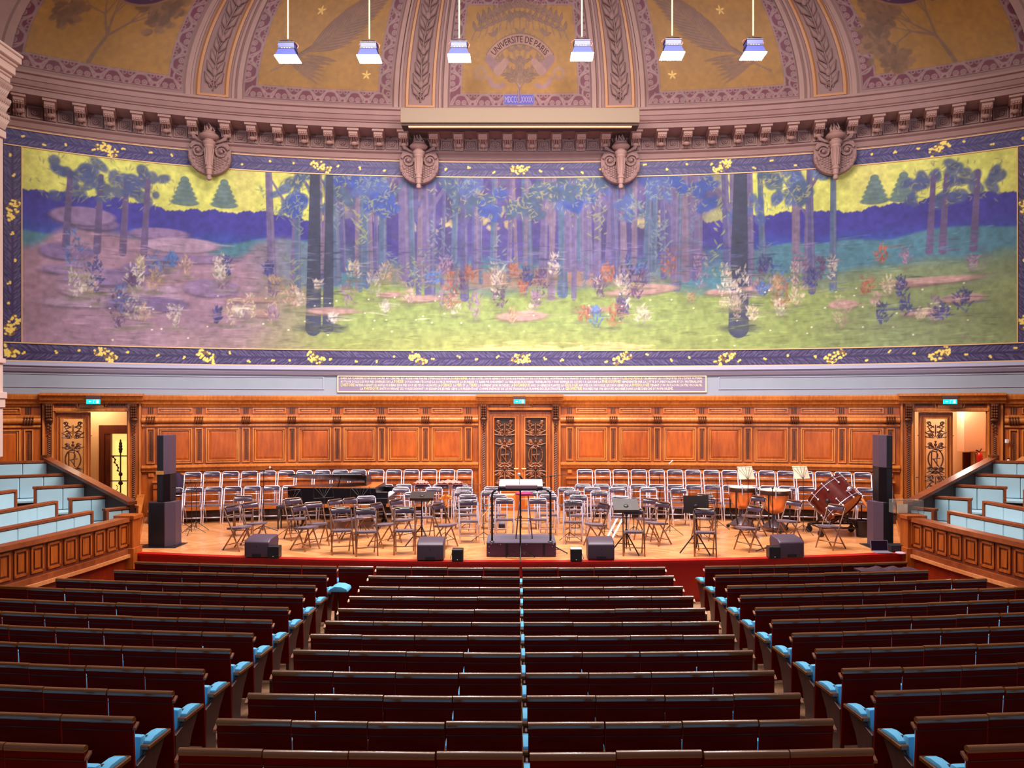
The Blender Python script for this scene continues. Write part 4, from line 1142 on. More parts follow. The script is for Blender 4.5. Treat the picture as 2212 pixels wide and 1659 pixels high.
# ---- vestibules behind the side doors
def vestibule(sg):
    t = root('vestibule_left' if sg < 0 else 'vestibule_right')
    a, b = dL if sg < 0 else dR
    P = lambda s, d, z: W(s, -0.3 - d, z)
    mb = MB(); a2, b2 = a - 0.6, b + 0.6; D = 2.4
    def q(p): mb.add(p, [(0, 1, 2, 3)])
    q([P(a2, 0, Z_ST), P(b2, 0, Z_ST), P(b2, D, Z_ST), P(a2, D, Z_ST)])
    mb.build('vestibule_floor', M_WOOD, t)
    mb = MB()
    q([P(a2, D, Z_ST), P(b2, D, Z_ST), P(b2, D, 4.3), P(a2, D, 4.3)])
    q([P(a2, 0, Z_ST), P(a2, D, Z_ST), P(a2, D, 4.3), P(a2, 0, 4.3)]); q([P(b2, 0, Z_ST), P(b2, D, Z_ST), P(b2, D, 4.3), P(b2, 0, 4.3)])
    q([P(a2, 0, 4.3), P(b2, 0, 4.3), P(b2, D, 4.3), P(a2, D, 4.3)])
    mb.build('plaster_wall', M_CREAM, t)
    if sg < 0:
        # inner glazed door on the far right of the opening
        def wq(px, py, d): return px, py, d
        Yd = float(W(S_of(250), -1.5, 0).y)
        def G(px, z): v = at_y(px, 885, Yd); v.z = z; return v
        zt = CZ + (885 - 920) * Yd / FPX
        def slab(px0, px1, z0, z1, dy, th, o):
            A, B = G(px0, 0), G(px1, 0); o.box(A.x, B.x, Yd + dy, Yd + dy + th, z0, z1)
        mb = MB(); slab(190, 330, zt, 4.3, 0, 0.3, mb); slab(196, 214, Z_ST, zt, 0, 0.3, mb); mb.build('plaster_reveal', M_CREAM, t)
        mb = MB(); slab(226, 239, Z_ST, zt - 0.22, 0.0, 0.08, mb); slab(214, 226, Z_ST, zt - 0.22, -0.02, 0.1, mb); slab(214, 330, zt - 0.22, zt + 0.02, -0.02, 0.1, mb); slab(285, 330, Z_ST, zt - 0.22, 0, 0.09, mb); slab(239, 285, Z_ST, Z_ST + 0.35, 0, 0.08, mb)
        for py in (985, 1039): z = CZ + (885 - py) * Yd / FPX; slab(239, 285, z - 0.015, z + 0.015, 0.0, 0.05, mb)
        mb.build('glazed_door', M_WOODDK if False else wood('dark_red_oak', (70, 22, 8), (110, 42, 16), 0.4), t)
        mb = MB(); slab(238, 286, Z_ST + 0.3, zt - 0.2, 0.12, 0.01, mb); mb.build('lit_pane', mat('lamplit_glass', (255, 214, 120), 0.3, emit=1.1), t)
        mb = MB(); x = G(262, 0).x; zz = CZ + (885 - 970) * Yd / FPX
        mb.tube([(x, Yd - 0.04, Z_ST + 0.3), (x, Yd - 0.04, zz + 0.2)], 0.02, 6)
        for z0, r in ((zz + 0.22, 0.02), (zz + 0.15, 0.05), (zz + 0.08, 0.055), (zz, 0.06), (zz - 0.06, 0.05), (zz - 0.7, 0.06), (zz - 0.95, 0.07)): mb.ell((x, Yd - 0.04, z0), (r, 0.03, 0.06), 8, 5)
        pts = [(x - 0.20 + 0.03 * k + 0.03 * math.sin(k * 2.2), Yd - 0.04, zz - 0.22 - 0.075 * k) for k in range(7)]
        mb.tube(pts, 0.016, 5)
        for p in pts: mb.ell(p, 0.03, 5, 4)
        pts = [(x - 0.12 + 0.05 * math.sin(k * 1.1), Yd - 0.04, zz - 1.0 - 0.05 * k) for k in range(12)]; mb.tube(pts, 0.01, 5)
        mb.build('iron_grille', mat('dark_iron', (52, 36, 22), 0.6), t)
    else:
        Yd = float(W(S_of(2095), -1.6, 0).y)
        def slab(px0, px1, py0, py1, dy, th, o):
            A, B = at_y(px0, py1, Yd), at_y(px1, py0, Yd); o.box(A.x, B.x, Yd + dy, Yd + dy + th, A.z, B.z)
        mb = MB(); slab(2078, 2130, 880, 975, -0.1, 0.35, mb); mb.build('plaster_soffit', mat('warm_pink_plaster', (244, 192, 150), 0.8), t)
        mb = MB(); slab(2090, 2106, 978, 1120, 0.2, 0.05, mb); mb.build('inner_door', wood('dark_red_oak', (70, 22, 8), (110, 42, 16), 0.4), t)
        mb = MB(); slab(2106, 2135, 975, 1120, -0.05, 0.3, mb); mb.build('plaster_reveal', M_CREAM, t)
        e = thing('fire_extinguisher', 'red fire extinguisher hanging on the wall inside the right doorway', 'fire extinguisher', at_y(2116, 996, Yd - 0.20))
        mb = MB(); mb.lathe([(0.02, -0.28), (0.075, -0.27), (0.08, -0.2), (0.08, 0.14), (0.06, 0.2), (0.025, 0.23), (0.025, 0.27)], 16); mb.build('cylinder', mat('signal_red', (196, 26, 12), 0.3), e, smooth='auto')
        mb = MB(); mb.tube([(0, 0, 0.25), (-0.08, 0, 0.30), (-0.1, 0, 0.29)], 0.015, 6); mb.tube([(0, 0, 0.26), (0.06, 0, 0.34)], 0.012, 6); mb.tube([(-0.06, 0, 0.28), (-0.12, 0, 0.2), (-0.1, 0, -0.05)], 0.01, 6); mb.build('valve', M_BLACK, e)
    c = (a + b) / 2; p = P(c + sg * 0.2, 0.9, 3.9)
    d = bpy.data.lights.new('vestibule_lamp', 'POINT'); d.energy = 60 if sg < 0 else 110; d.color = (1.0, 0.80, 0.55) if sg < 0 else (1, 0.78, 0.66); d.shadow_soft_size = 0.15
    o = bpy.data.objects.new('vestibule_lamp', d); o.location = p; COL.objects.link(o)
vestibule(-1); vestibule(1)

# ---- exit signs
for px, dy, lb in ((202, 0.45, 'left'), (1122, 0.46, 'centre'), (2052, 0.45, 'right')):
    s = S_of(px, 0.5); a = ang(s)
    p = W(s, 0.56, 0)
    z = CZ + (885 - 864) * p.y / FPX
    t = thing('exit_sign', 'small glowing turquoise exit sign above the %s stage door' % lb, 'sign', (p.x, p.y, z), a)
    mb = MB(); mb.box(-0.155, 0.155, -0.015, 0.015, -0.10, 0.02); mb.build('light_panel', mat('exit_turquoise', (0, 206, 206), 0.3, emit=0.9), t)
    mb = MB(); mb.box(-0.17, 0.17, -0.03, 0.18, 0.02, 0.105); mb.build('housing', mat('dark_brown_metal', (70, 40, 40), 0.5), t)
    mb = MB(); mb.box(-0.05, 0.05, 0.15, 0.56, 0.03, 0.06); mb.build('bracket_arm', M_BLACK, t)
    mb = MB()   # arrow, running figure and doorway pictogram
    mb.add([(-0.11, -0.017, -0.04), (-0.075, -0.017, -0.015), (-0.075, -0.017, -0.065)], [(0, 1, 2)]); mb.box(-0.075, -0.045, -0.018, -0.016, -0.048, -0.032)
    mb.box(0.0, 0.012, -0.018, -0.016, -0.08, 0.0); mb.ell((0.03, -0.017, -0.005), (0.01, 0.002, 0.01), 8, 4); mb.box(0.06, 0.12, -0.018, -0.016, -0.085, 0.005)
    mb.build('pictogram', mat('exit_white', (170, 250, 250), 0.4, emit=1.0), t)

# ---- low dado walls flanking the stage
def seg_box(mb, A, B, z0, z1, th, k=0, zt1=None, off=0.0):
    """vertical slab from plan point A to plan point B; top may slope to zt1 at B"""
    A = Vector((A[0], A[1])); B = Vector((B[0], B[1])); d = (B - A).normalized(); n = Vector((-d.y, d.x))
    zt1 = z1 if zt1 is None else zt1
    a0 = A + n * (off - th / 2); a1 = A + n * (off + th / 2); b0 = B + n * (off - th / 2); b1 = B + n * (off + th / 2)
    vs = [(a0.x, a0.y, z0[0] if isinstance(z0, tuple) else z0), (b0.x, b0.y, z0[1] if isinstance(z0, tuple) else z0), (b1.x, b1.y, z0[1] if isinstance(z0, tuple) else z0), (a1.x, a1.y, z0[0] if isinstance(z0, tuple) else z0),
          (a0.x, a0.y, z1), (b0.x, b0.y, zt1), (b1.x, b1.y, zt1), (a1.x, a1.y, z1)]
    mb.add(vs, [(3, 2, 1, 0), (4, 5, 6, 7), (0, 1, 5, 4), (1, 2, 6, 5), (2, 3, 7, 6), (3, 0, 4, 7)], k)
def panelled(parent, A, B, z0, z1, n, side, nm='raised_panel'):
    A = Vector((A[0], A[1])); B = Vector((B[0], B[1])); d = B - A
    for i in range(n):
        a = A + d * ((i + 0.10) / n); b = A + d * ((i + 0.90) / n); L = (b - a).length; u = (b - a).normalized()
        mb = MB()
        seg_box(mb, a, b, z0, z0 + 0.04, 0.03, off=side); seg_box(mb, a, b, z1 - 0.04, z1, 0.03, off=side)
        seg_box(mb, a, a + u * 0.04, z0, z1, 0.03, off=side); seg_box(mb, b - u * 0.04, b, z0, z1, 0.03, off=side)
        seg_box(mb, a + u * 0.08, b - u * 0.08, z0 + 0.08, z1 - 0.08, 0.02, off=side)
        mb.build(nm, M_WOOD, parent)
M_CAP = wood('parapet_cap', (110, 48, 20), (150, 76, 38), 0.35, sc=(3, 3, 3))
M_PARA = wood('parapet_oak', (84, 30, 12), (120, 48, 18), 0.4)
for sg, nm in ((-1, 'left'), (1, 'right')):
    t = root('stage_side_' + nm)
    A, B = (sg * 7.93, 16.0), (sg * 9.95, 20.45)
    mb = MB(); seg_box(mb, A, B, Z_ST - 0.8, 1.42, 0.12); mb.build('dado', M_WOOD, t)
    mb = MB(); seg_box(mb, A, B, 1.42, 1.47, 0.18); seg_box(mb, A, B, Z_ST, Z_ST + 0.1, 0.16); mb.build('dado_rail', M_WOODL, t)
    # parapet in front of the side benches
    t = root('parapet_' + nm)
    pts = [(sg * 7.78, 15.35), (sg * 7.86, 14.2), (sg * 8.0, 13.0), (sg * 8.2, 11.6), (sg * 8.6, 9.5)]
    mb = MB(); cap = MB(); base = MB(); wall = MB(); strip = MB()
    zt = lambda p: 1.63
    for p, q in zip(pts[:-1], pts[1:]):
        seg_box(mb, p, q, Z_ST, 1.52, 0.10); seg_box(cap, p, q, 1.50, 1.58, 0.24); seg_box(base, p, q, Z_ST + 0.0, Z_ST + 0.10, 0.18)
        seg_box(wall, p, q, 0.0, Z_ST - 0.06, 0.08); seg_box(strip, p, q, Z_ST - 0.06, Z_ST, 0.26)
    mb.build('parapet_core', M_PARA, t); cap.build('cap_rail', M_CAP, t); base.build('base_moulding', M_CAP, t)
    wall.build('plinth_wall', wood('plinth_wall_wood', (96, 22, 8), (132, 40, 12), 0.3, sc=(3, 3, 1)), t); strip.build('ledge', wood('ledge_oak', (176, 104, 60), (206, 134, 84), 0.4), t)
    for (p, q), n in zip(zip(pts[:-1], pts[1:]), (3, 3, 4, 4)):
        panelled(t, p, q, 1.02, 1.46, n, 0.055 if sg < 0 else -0.055)
        panelled(t, p, q, 1.02, 1.46, n, -0.055 if sg < 0 else 0.055)
    # end post
    mb = MB(); x0, x1 = sorted((sg * 7.62, sg * 7.95)); mb.box(x0, x1, 15.3, 15.6, Z_ST - 0.3, 1.56); mb.box(x0 - 0.04, x1 + 0.04, 15.26, 15.64, 1.54, 1.62); mb.box(x0 - 0.03, x1 + 0.03, 15.27, 15.63, Z_ST - 0.3, Z_ST + 0.12)
    mb.box(x0 + 0.06, x1 - 0.06, 15.28, 15.3, 1.05, 1.5)
    mb.build('end_post', M_WOOD, t, bevel=0.008)
    # infill between stage corner and parapet plinth
    mb = MB(); seg_box(mb, (sg * 7.80, 15.3), (sg * 7.93, 16.05), 0, Z_ST, 0.12); mb.build('return_panel', M_RED, t)
    # raked rail behind the side benches
    t = root('raked_rail_' + nm)
    P2, P1 = (sg * 8.15, 16.35), (sg * 11.25, 18.5)
    mb = MB(); seg_box(mb, P2, P1, Z_ST, 1.70, 0.10, zt1=2.50); mb.build('raked_panel', M_WOODDK, t)
    mb = MB(); seg_box(mb, P2, P1, (1.70, 2.50), 1.77, 0.20, zt1=2.57); mb.build('raked_cap', M_CAP, t)
    mb = MB(); x0, x1 = sorted((sg * 11.2, sg * 11.36)); mb.box(x0, x1, 18.42, 18.6, Z_ST, 2.62); mb.build('newel_post', M_WOODD, t)
# ---- tiers under the benches
for sg, nm in ((-1, 'left'), (1, 'right')):
    t = root('tiers_' + nm)
    cum = [(8.35, 0.86), (9.15, 1.02), (9.95, 1.22), (10.7, 1.42), (11.5, 1.66), (12.3, 1.9)]
    for i, (x, z) in enumerate(cum):
        xa = x; xb = 13.0
        mb = MB()
        poly = [(xa + 0.55, 9), (xb, 9), (xb, 18.7), (min(xa + 0.55 + 1.5, 12.5), 18.3 - 0.1 * i), (xa + 0.05, 16.2 + 0.45 * i), (xa + 0.35, 14)]
        poly = [(sg * a, b) for a, b in poly]
        if sg < 0: poly = poly[::-1]
        zlo = 0.0 if i == 0 else cum[i - 1][1] - 0.02
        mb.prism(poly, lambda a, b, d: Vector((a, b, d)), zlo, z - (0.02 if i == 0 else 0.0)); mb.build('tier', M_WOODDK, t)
    mb = MB(); x0, x1 = sorted((sg * 11.45, sg * 12.9)); mb.box(x0, x1, 18.52, 18.95, 1.6, 2.32); mb.build('ledge', M_PARA, t)

# ---- padded benches on the side tiers
def bench(A, B, ztop, label, sg, npad, dep=0.42):
    """A, B: plan ends of the back's top edge. The padded face looks toward the camera side."""
    A = Vector((A[0] * sg, A[1])); B = Vector((B[0] * sg, B[1]))
    d = (B - A); L = d.length; u = d.normalized(); n = Vector((u.y, -u.x))
    mid = (A + B) / 2
    if n.y > 0 or (abs(n.y) < 0.3 and n.x * sg > 0): n = -n
    if abs(u.y) > 0.8: n = Vector((u.y, -u.x)); n = n if n.x * sg < 0 else -n
    o = thing('padded_bench', label, 'bench', (mid.x, mid.y, ztop - 0.95), 0.0, None)
    M = Matrix(((u.x, n.x, 0), (u.y, n.y, 0), (0, 0, 1))).to_4x4()
    H = 0.95; h = L / 2
    mb = MB(); mb.box(-h, h, -0.06, 0.0, 0.32, H - 0.04, 0, M); mb.build('back_panel', M_WOOD, o)
    mb = MB(); mb.box(-h - 0.02, h + 0.02, -0.09, 0.05, H - 0.055, H, 0, M); mb.build('top_rail', M_CAP, o, bevel=0.008)
    for sx in (-1, 1):
        mb = MB(); x0, x1 = sorted((sx * (h - 0.05), sx * (h + 0.0))); mb.box(x0, x1, -0.08, 0.06, 0.3, H - 0.05, 0, M); mb.build('end_stile', M_CAP, o)
    w = (L - 0.10) / npad
    for k in range(npad):
        a = -h + 0.05 + k * w
        mb = MB(); mb.box(a + 0.004, a + w - 0.004, 0.0, 0.035, 0.42, H - 0.07, 0, M); mb.build('back_pad', M_BENCHB, o, bevel=0.012)
    mb = MB(); mb.box(-h + 0.02, h - 0.02, 0.02, dep, 0.34, 0.41, 0, M); mb.build('seat_pad', M_BENCHB, o, bevel=0.015)
    mb = MB(); mb.box(-h + 0.03, h - 0.03, 0.0, dep - 0.04, 0.0, 0.34, 0, M); mb.build('base', M_WOODDK, o)
    return o
for sg, nm in ((-1, 'left'), (1, 'right')):
    B = [((8.52, 15.96), (8.13, 16.50), 1.67, 2, 'short pale blue bench with two pads, lowest beside the raked rail on the %s'),
         ((9.56, 16.48), (8.92, 17.0), 1.83, 2, 'pale blue bench, second up along the raked rail on the %s side'),
         ((10.57, 16.9), (9.66, 17.5), 2.03, 2, 'pale blue bench, third up along the raked rail on the %s side'),
         ((11.75, 17.3), (10.42, 18.0), 2.23, 3, 'pale blue bench, fourth up along the raked rail on the %s side'),
         ((12.55, 17.7), (11.15, 18.45), 2.50, 3, 'highest pale blue bench, below the far %s panelling'),
         ((8.80, 12.4), (8.42, 15.25), 1.72, 6, 'long pale blue bench directly behind the %s parapet'),
         ((9.75, 12.6), (9.50, 15.9), 1.84, 6, 'long pale blue bench, second row behind the %s parapet'),
         ((10.62, 13.2), (10.40, 16.0), 2.06, 5, 'pale blue bench, third row behind the %s parapet, cut by the picture edge')]
    for a, b, z, n_, lb in B: bench(a, b, z, lb % nm, sg, n_, 0.16 if z == 1.67 and n_ == 2 else 0.42)['group'] = 'padded benches on the %s tiers' % nm
# ================================================================ ON THE STAGE
# ---- folding chair (faces -Y at rotation 0)
def make_chair(name, tube_m, label):
    t = thing(name, label, 'chair')
    R = 0.0145; w = 0.205
    mb = MB(); c = 0.06
    pts = []
    def side(sx): return [(sx * w, -0.20, 0.0), (sx * w, -0.02, 0.40), (sx * w, 0.12, 0.70), (sx * w, 0.17, 0.82)]
    arc = [(w - c + c * math.cos(a), 0.18, 0.82 + c * math.sin(a)) for a in [k * PI / 10 for k in range(1, 6)]]
    arc2 = [(-x, y, z) for x, y, z in arc][::-1]
    mb.tube(side(1) + arc + arc2 + side(-1)[::-1], R, 8); mb.build('frame', tube_m, t, smooth=True)
    for sx in (-1, 1):
        mb = MB(); mb.tube([(sx * (w - 0.03), 0.24, 0.0), (sx * (w - 0.03), 0.02, 0.30), (sx * (w - 0.03), -0.10, 0.43)], R, 8); mb.build('leg', tube_m, t, smooth=True)
    for y, z, x in ((-0.13, 0.155, w), (0.17, 0.10, w - 0.03), (0.135, 0.70, w)):
        mb = MB(); mb.tube([(-x, y, z), (x, y, z)], 0.009, 6); mb.build('stretcher', tube_m, t, smooth=True)
    mb = MB(); n = 8; vs = []
    out = [(-0.18, 0.14), (-0.19, 0.05), (-0.19, -0.12), (-0.16, -0.21), (-0.08, -0.24), (0.08, -0.24), (0.16, -0.21), (0.19, -0.12), (0.19, 0.05), (0.18, 0.14)]
    mb.prism(out, lambda a, b, d: Vector((a, b, d - b * 0.08)), 0.425, 0.47); mb.build('seat', M_VSEAT, t, bevel=0.012, seg=2, smooth='auto')
    mb = MB(); vs = []; fs = []; n = 8
    for i in range(n + 1):
        a = -1 + 2 * i / n; x = a * 0.185; y = 0.165 + 0.03 * (1 - a * a)
        for (dy, z) in ((-0.014, 0.765), (-0.03, 0.80), (-0.022, 0.85), (0.0, 0.868), (0.014, 0.765)): vs.append((x, y + dy + (z - 0.8) * 0.25, z))
    for i in range(n):
        for j in range(5): fs.append((5 * i + j, 5 * i + (j + 1) % 5, 5 * i + 5 + (j + 1) % 5, 5 * i + 5 + j))
    fs += [(0, 1, 2, 3, 4), tuple(5 * n + j for j in range(5))[::-1]]
    mb.add(vs, fs); mb.build('backrest', M_VINYL, t, smooth='auto')
    return t
chair_w = make_chair('folding_chair', M_CHROME, '')
chair_c = make_chair('folding_chair', M_BRASST, '')
# rows along the wall
def wall_row(off, z, p0, p1, n, skip, fmt, group):
    s0, s1 = S_of(p0, off), S_of(p1, off)
    for k in range(n):
        if k in skip: continue
        s = s0 + (s1 - s0) * k / (n - 1); p = W(s, off, z)
        copy_tree(chair_w, p, ang(s) + random.uniform(-0.02, 0.02), fmt(k), group)
LB = 'chrome folding chair on the step, %s from left in the row %s the door'
wall_row(1.02, 1.19, 415, 1003, 16, (), lambda k: LB % (ORD[k], 'left of'), 'folding chairs on the rear step')
wall_row(1.02, 1.19, 1264, 1908, 17, (), lambda k: LB % (ORD[k], 'right of'), 'folding chairs on the rear step')
LB2 = 'chrome folding chair below the step, %s from left in the row %s the door'
wall_row(1.72, Z_ST, 374, 993, 16, (), lambda k: LB2 % (ORD[k], 'left of'), 'folding chairs in front of the rear step')
wall_row(1.72, Z_ST, 1260, 1870, 16, (13, ), lambda k: LB2 % (ORD[k], 'right of'), 'folding chairs in front of the rear step')
# orchestra chairs: (pixel x, pixel y of the back's top, rotation in degrees, or None = face the podium)
CH = [(527, 1070, 20), (541, 1084, 55), (502, 1091, 70), (634, 1075, 42), (678, 1084, 36), (647, 1091, 62), (725, 1078, 55), (756, 1075, 58), (792, 1071, 12), (813, 1086, 60), (737, 1095, 20), (791, 1097, 15),
      (856, 1078, 55), (867, 1053, 8), (893, 1063, 14), (938, 1052, 4), (913, 1072, 18), (946, 1087, 58), (1003, 1052, 0), (1000, 1060, 0), (1011, 1068, 4), (1012, 1079, 8), (875, 1095, 8),
      (1064, 1051, 0), (1076, 1068, 0), (1090, 1076, 0), (1161, 1076, 0), (1172, 1052, 0), (1179, 1060, 0), (1184, 1068, 0), (1223, 1052, 0), (1236, 1060, 0), (1249, 1069, -3), (1238, 1080, -6),
      (1279, 1052, -2), (1294, 1060, -3), (1304, 1086, -62), (1333, 1053, -3), (1340, 1072, -14), (1400, 1053, -8), (1405, 1076, -40), (1431, 1083, -52), (1465, 1055, 2), (1522, 1066, -20), (1527, 1075, -40),
      (1367, 1097, -6), (1520, 1098, -10), (1637, 1071, -58), (1629, 1092, -62), (1714, 1080, -58), (1804, 1089, -60), (1058, 1060, 0), (1142, 1060, 0)]
def side_name(px): return 'left of the podium' if px < 1050 else ('behind the podium' if px < 1200 else 'right of the podium')
pos = []
for px, py, r in CH:
    p = at_z(px, py, CZ - 1.952); rz = math.radians(r)
    Y = p.y - 0.05
    loc = Vector((p.x, 0, Z_ST)); bx, by = -math.sin(rz) * 0.17, math.cos(rz) * 0.17
    pos.append([p.x - bx, Y - by, rz, px, py])
def depth_name(py): return 'near the stage edge' if py > 1082 else ('mid-stage' if py > 1064 else 'far back')
srt = {}
for q in pos: srt.setdefault((side_name(q[3]), depth_name(q[4])), []).append(q)
for x, y, rz, px, py in pos:
    g = sorted(q[3] for q in srt[(side_name(px), depth_name(py))])
    copy_tree(chair_c if (abs(rz) > 0.3 or py > 1085) else chair_w, (x, y, Z_ST), rz,
              'grey folding chair %s, %s, %s from the left' % (side_name(px), depth_name(py), ORD[g.index(px)]), 'orchestra folding chairs')

# ---- music stands
def tripod(mb, h0=0.30, R=0.30, n=3, rot=0.3, r=0.010):
    for k in range(n):
        a = rot + 2 * PI * k / n; mb.tube([(0, 0, h0), (R * math.cos(a), R * math.sin(a), 0.01)], r, 6)
        mb.tube([(0, 0, h0 * 0.45), (R * 0.5 * math.cos(a), R * 0.5 * math.sin(a), h0 * 0.5)], r * 0.7, 5)
def orch_stand(px, py_foot, h, tilt, label, rz=0.0, w=0.5):
    p = at_z(px, py_foot, Z_ST); t = thing('music_stand', label, 'music stand', p, rz)
    mb = MB(); tripod(mb, 0.42, 0.34, 3, -0.9, 0.013); mb.build('tripod_base', M_BLACK, t)
    mb = MB(); mb.tube([(0, 0, 0.1), (0, 0, h)], 0.014, 8); mb.ell((0, 0, h * 0.55), 0.025, 8, 5); mb.build('pole', M_BLACK, t)
    M = Matrix.Translation((0, 0, h + 0.04)) @ Matrix.Rotation(tilt, 4, 'X')
    mb = MB(); mb.box(-w / 2, w / 2, -0.005, 0.005, -0.06, 0.28, 0, M); mb.box(-w / 2, w / 2, -0.005, 0.05, -0.065, -0.055, 0, M)
    mb.build('desk', mat('stand_black', (40, 22, 22), 0.5), t)
    mb = MB(); mb.ell((0, 0, 0), (0.05, 0.02, 0.05), 10, 6, 0, None); mb.v = [tuple(M @ Vector((x, y - 0.01, z + 0.06))) for x, y, z in mb.v]; mb.build('clamp', M_BLACK, t)
    return t
orch_stand(1353, 1196, 0.86, -1.0, 'black orchestral music stand with tilted desk right of the podium, beside a wedge monitor')
orch_stand(1504, 1195, 0.82, -0.15, 'black orchestral music stand with upright desk, nearest the right wedge monitor')
orch_stand(911, 1180, 0.98, -1.25, 'black music stand with nearly flat desk, behind the wedge monitor left of the podium')
def wire_stand(px, py_foot, h, label, paper=False, rz=0.0, folded=False):
    p = at_z(px, py_foot, Z_ST); t = thing('music_stand', label, 'music stand', p, rz)
    mb = MB(); tripod(mb, 0.22, 0.30, 3, rz + 0.4, 0.007); mb.build('tripod_base', M_BLACK, t)
    mb = MB(); mb.tube([(0, 0, 0.05), (0, 0, h)], 0.008, 6); mb.build('pole', M_BLACK, t)
    M = Matrix.Translation((0, 0, h)) @ Matrix.Rotation(-0.35, 4, 'X')
    def T(mb, pts): mb.tube([M @ Vector(q) for q in pts], 0.004, 4)
    mb = MB()
    for a in (-0.22, -0.11, 0.0, 0.11, 0.22): T(mb, [(0, 0, 0), (a * 0.4, 0, 0.12), (a, 0, 0.28)])
    T(mb, [(-0.24, 0, 0.0), (0.24, 0, 0.0)]); T(mb, [(-0.22, 0, 0.28), (0.22, 0, 0.28)]); T(mb, [(-0.24, 0, 0), (-0.22, 0, 0.28)]); T(mb, [(0.24, 0, 0), (0.22, 0, 0.28)])
    for sx in (-1, 1): T(mb, [(sx * 0.18, 0, 0.0), (sx * 0.18, -0.05, -0.01)])
    mb.build('desk_wires', M_BLACK, t)
    if paper:
        q = thing('sheet_music', 'open sheet of cream music resting on the wire stand %s' % paper, 'sheet music', tuple(p + Vector((0, 0.02, h))), rz)
        M2 = Matrix.Rotation(-0.35, 4, 'X'); mb = MB()
        for sx in (-1, 1):
            vs = [(0, 0.0, 0.01), (sx * 0.21, 0.02, 0.015), (sx * 0.20, 0.02, 0.31), (0, 0.0, 0.30)]
            vs = [M2 @ Vector(v) for v in vs] + [M2 @ (Vector(v) + Vector((0, 0.004, 0))) for v in vs]
            mb.add(vs, [(0, 1, 2, 3), (7, 6, 5, 4), (0, 4, 5, 1), (1, 5, 6, 2), (2, 6, 7, 3), (3, 7, 4, 0)])
        mb.build('page', M_PAPER, q)
    return t
ws = [(390, 1146, 0.9, 'thin black wire music stand, leftmost, beside the left speaker column', False, 0.3), (414, 1154, 0.95, 'thin black wire music stand with spread tripod, second from the left', False, 0.1), (424, 1146, 0.92, 'thin black wire music stand just behind the second from the left', False, -0.2),
      (630, 1156, 0.75, 'thin folding music stand between the leftmost orchestra chairs and the piano', False, 0.5), (700, 1150, 0.8, 'thin folding music stand under the piano among tilted chairs', False, 0.6),
      (779, 1150, 0.78, 'thin folding music stand in the chairs in front of the piano keyboard end', False, 0.3), (962, 1172, 0.75, 'thin black music stand left of the podium steps', False, 0.2), (1045, 1172, 0.8, 'low black music stand directly left of the podium', False, 0.1), (1017, 1143, 0.8, 'thin black stand among the chairs left of the podium', False, 0),
      (1230, 1172, 0.8, 'low black music stand directly right of the podium', False, -0.1), (1243, 1150, 0.78, 'thin black music stand behind the low stand right of the podium', False, 0), (1306, 1158, 0.78, 'black wire music stand left of the white leaning strips', False, -0.3), (1369, 1158, 0.8, 'black wire music stand behind the tilted-desk stand', False, -0.2),
      (1447, 1155, 0.8, 'black wire music stand behind the upright-desk stand, left of it', False, -0.4), (1512, 1170, 0.85, 'black wire music stand right of the upright-desk stand', False, -0.3),
      (1549, 1145, 0.95, 'tall thin stand left of the copper timpani', False, -0.2), (1616, 1160, 1.28, 'tall wire music stand at the left timpano', 'at the left timpano', 0.35), (1735, 1154, 1.26, 'tall wire music stand between timpani and bass drum', 'between timpani and bass drum', 0.3)]
for q in ws: wire_stand(*q[:4], paper=q[4], rz=q[5])

# ---- conductor's podium, rail, stools, desk, microphone stands
p = at_z(1126, 1203, Z_ST)
t = thing('podium', 'dark violet conductor podium box at the centre of the stage front', 'podium', p)
mb = MB(); mb.box(-0.67, 0.67, 0.0, 1.0, 0.0, 0.265); mb.build('box', mat('podium_violet', (78, 40, 74), 0.6), t, bevel=0.01)
mb = MB(); mb.box(-0.675, 0.675, -0.005, 1.005, 0.255, 0.275); mb.build('top', mat('podium_grey_felt', (88, 78, 96), 0.8), t, bevel=0.006)
for x in (-0.28, 0.44):
    mb = MB(); mb.box(x - 0.02, x + 0.02, -0.008, 0.0, 0.01, 0.255); mb.build('seam', M_BLACK, t)
mb = MB()
for x, z in ((-0.62, 0.2), (-0.62, 0.08), (0.6, 0.2), (0.06, 0.06), (0.0, 0.24), (0.1, 0.24), (-0.58, 0.25), (0.62, 0.25), (-0.4, 0.24)): mb.ell((x, -0.006, z), (0.008, 0.004, 0.008), 6, 4)
mb.build('rivet', mat('rivet_steel', (220, 200, 210), 0.3, 0.6), t)
tag(mb and bpy.data.objects['rivet'], kind='stuff')
r = thing('podium_rail', 'black tubular safety rail standing on the podium', 'rail', p + Vector((0, 0.06, 0.275)))
mb = MB(); x = 0.565; zt = 1.02; c = 0.12
pts = [(-x, 0, 0), (-x, 0, zt - c)] + [(-x + c - c * math.cos(a), 0, zt - c + c * math.sin(a)) for a in (0.4, 0.8, 1.2, 1.57)] + [(x - c + c * math.sin(a), 0, zt - c + c * math.cos(a)) for a in (0.0, 0.4, 0.8, 1.2, 1.57)] + [(x, 0, 0)]
mb.tube(pts, 0.02, 8); mb.build('hoop', M_BLACK, r, smooth=True)
mb = MB()
for sx in (-1, 1): mb.lathe([(0.05, 0), (0.05, 0.01), (0.025, 0.03)], 12, (sx * x, 0, 0))
mb.build('foot_flange', M_BLACK, r)
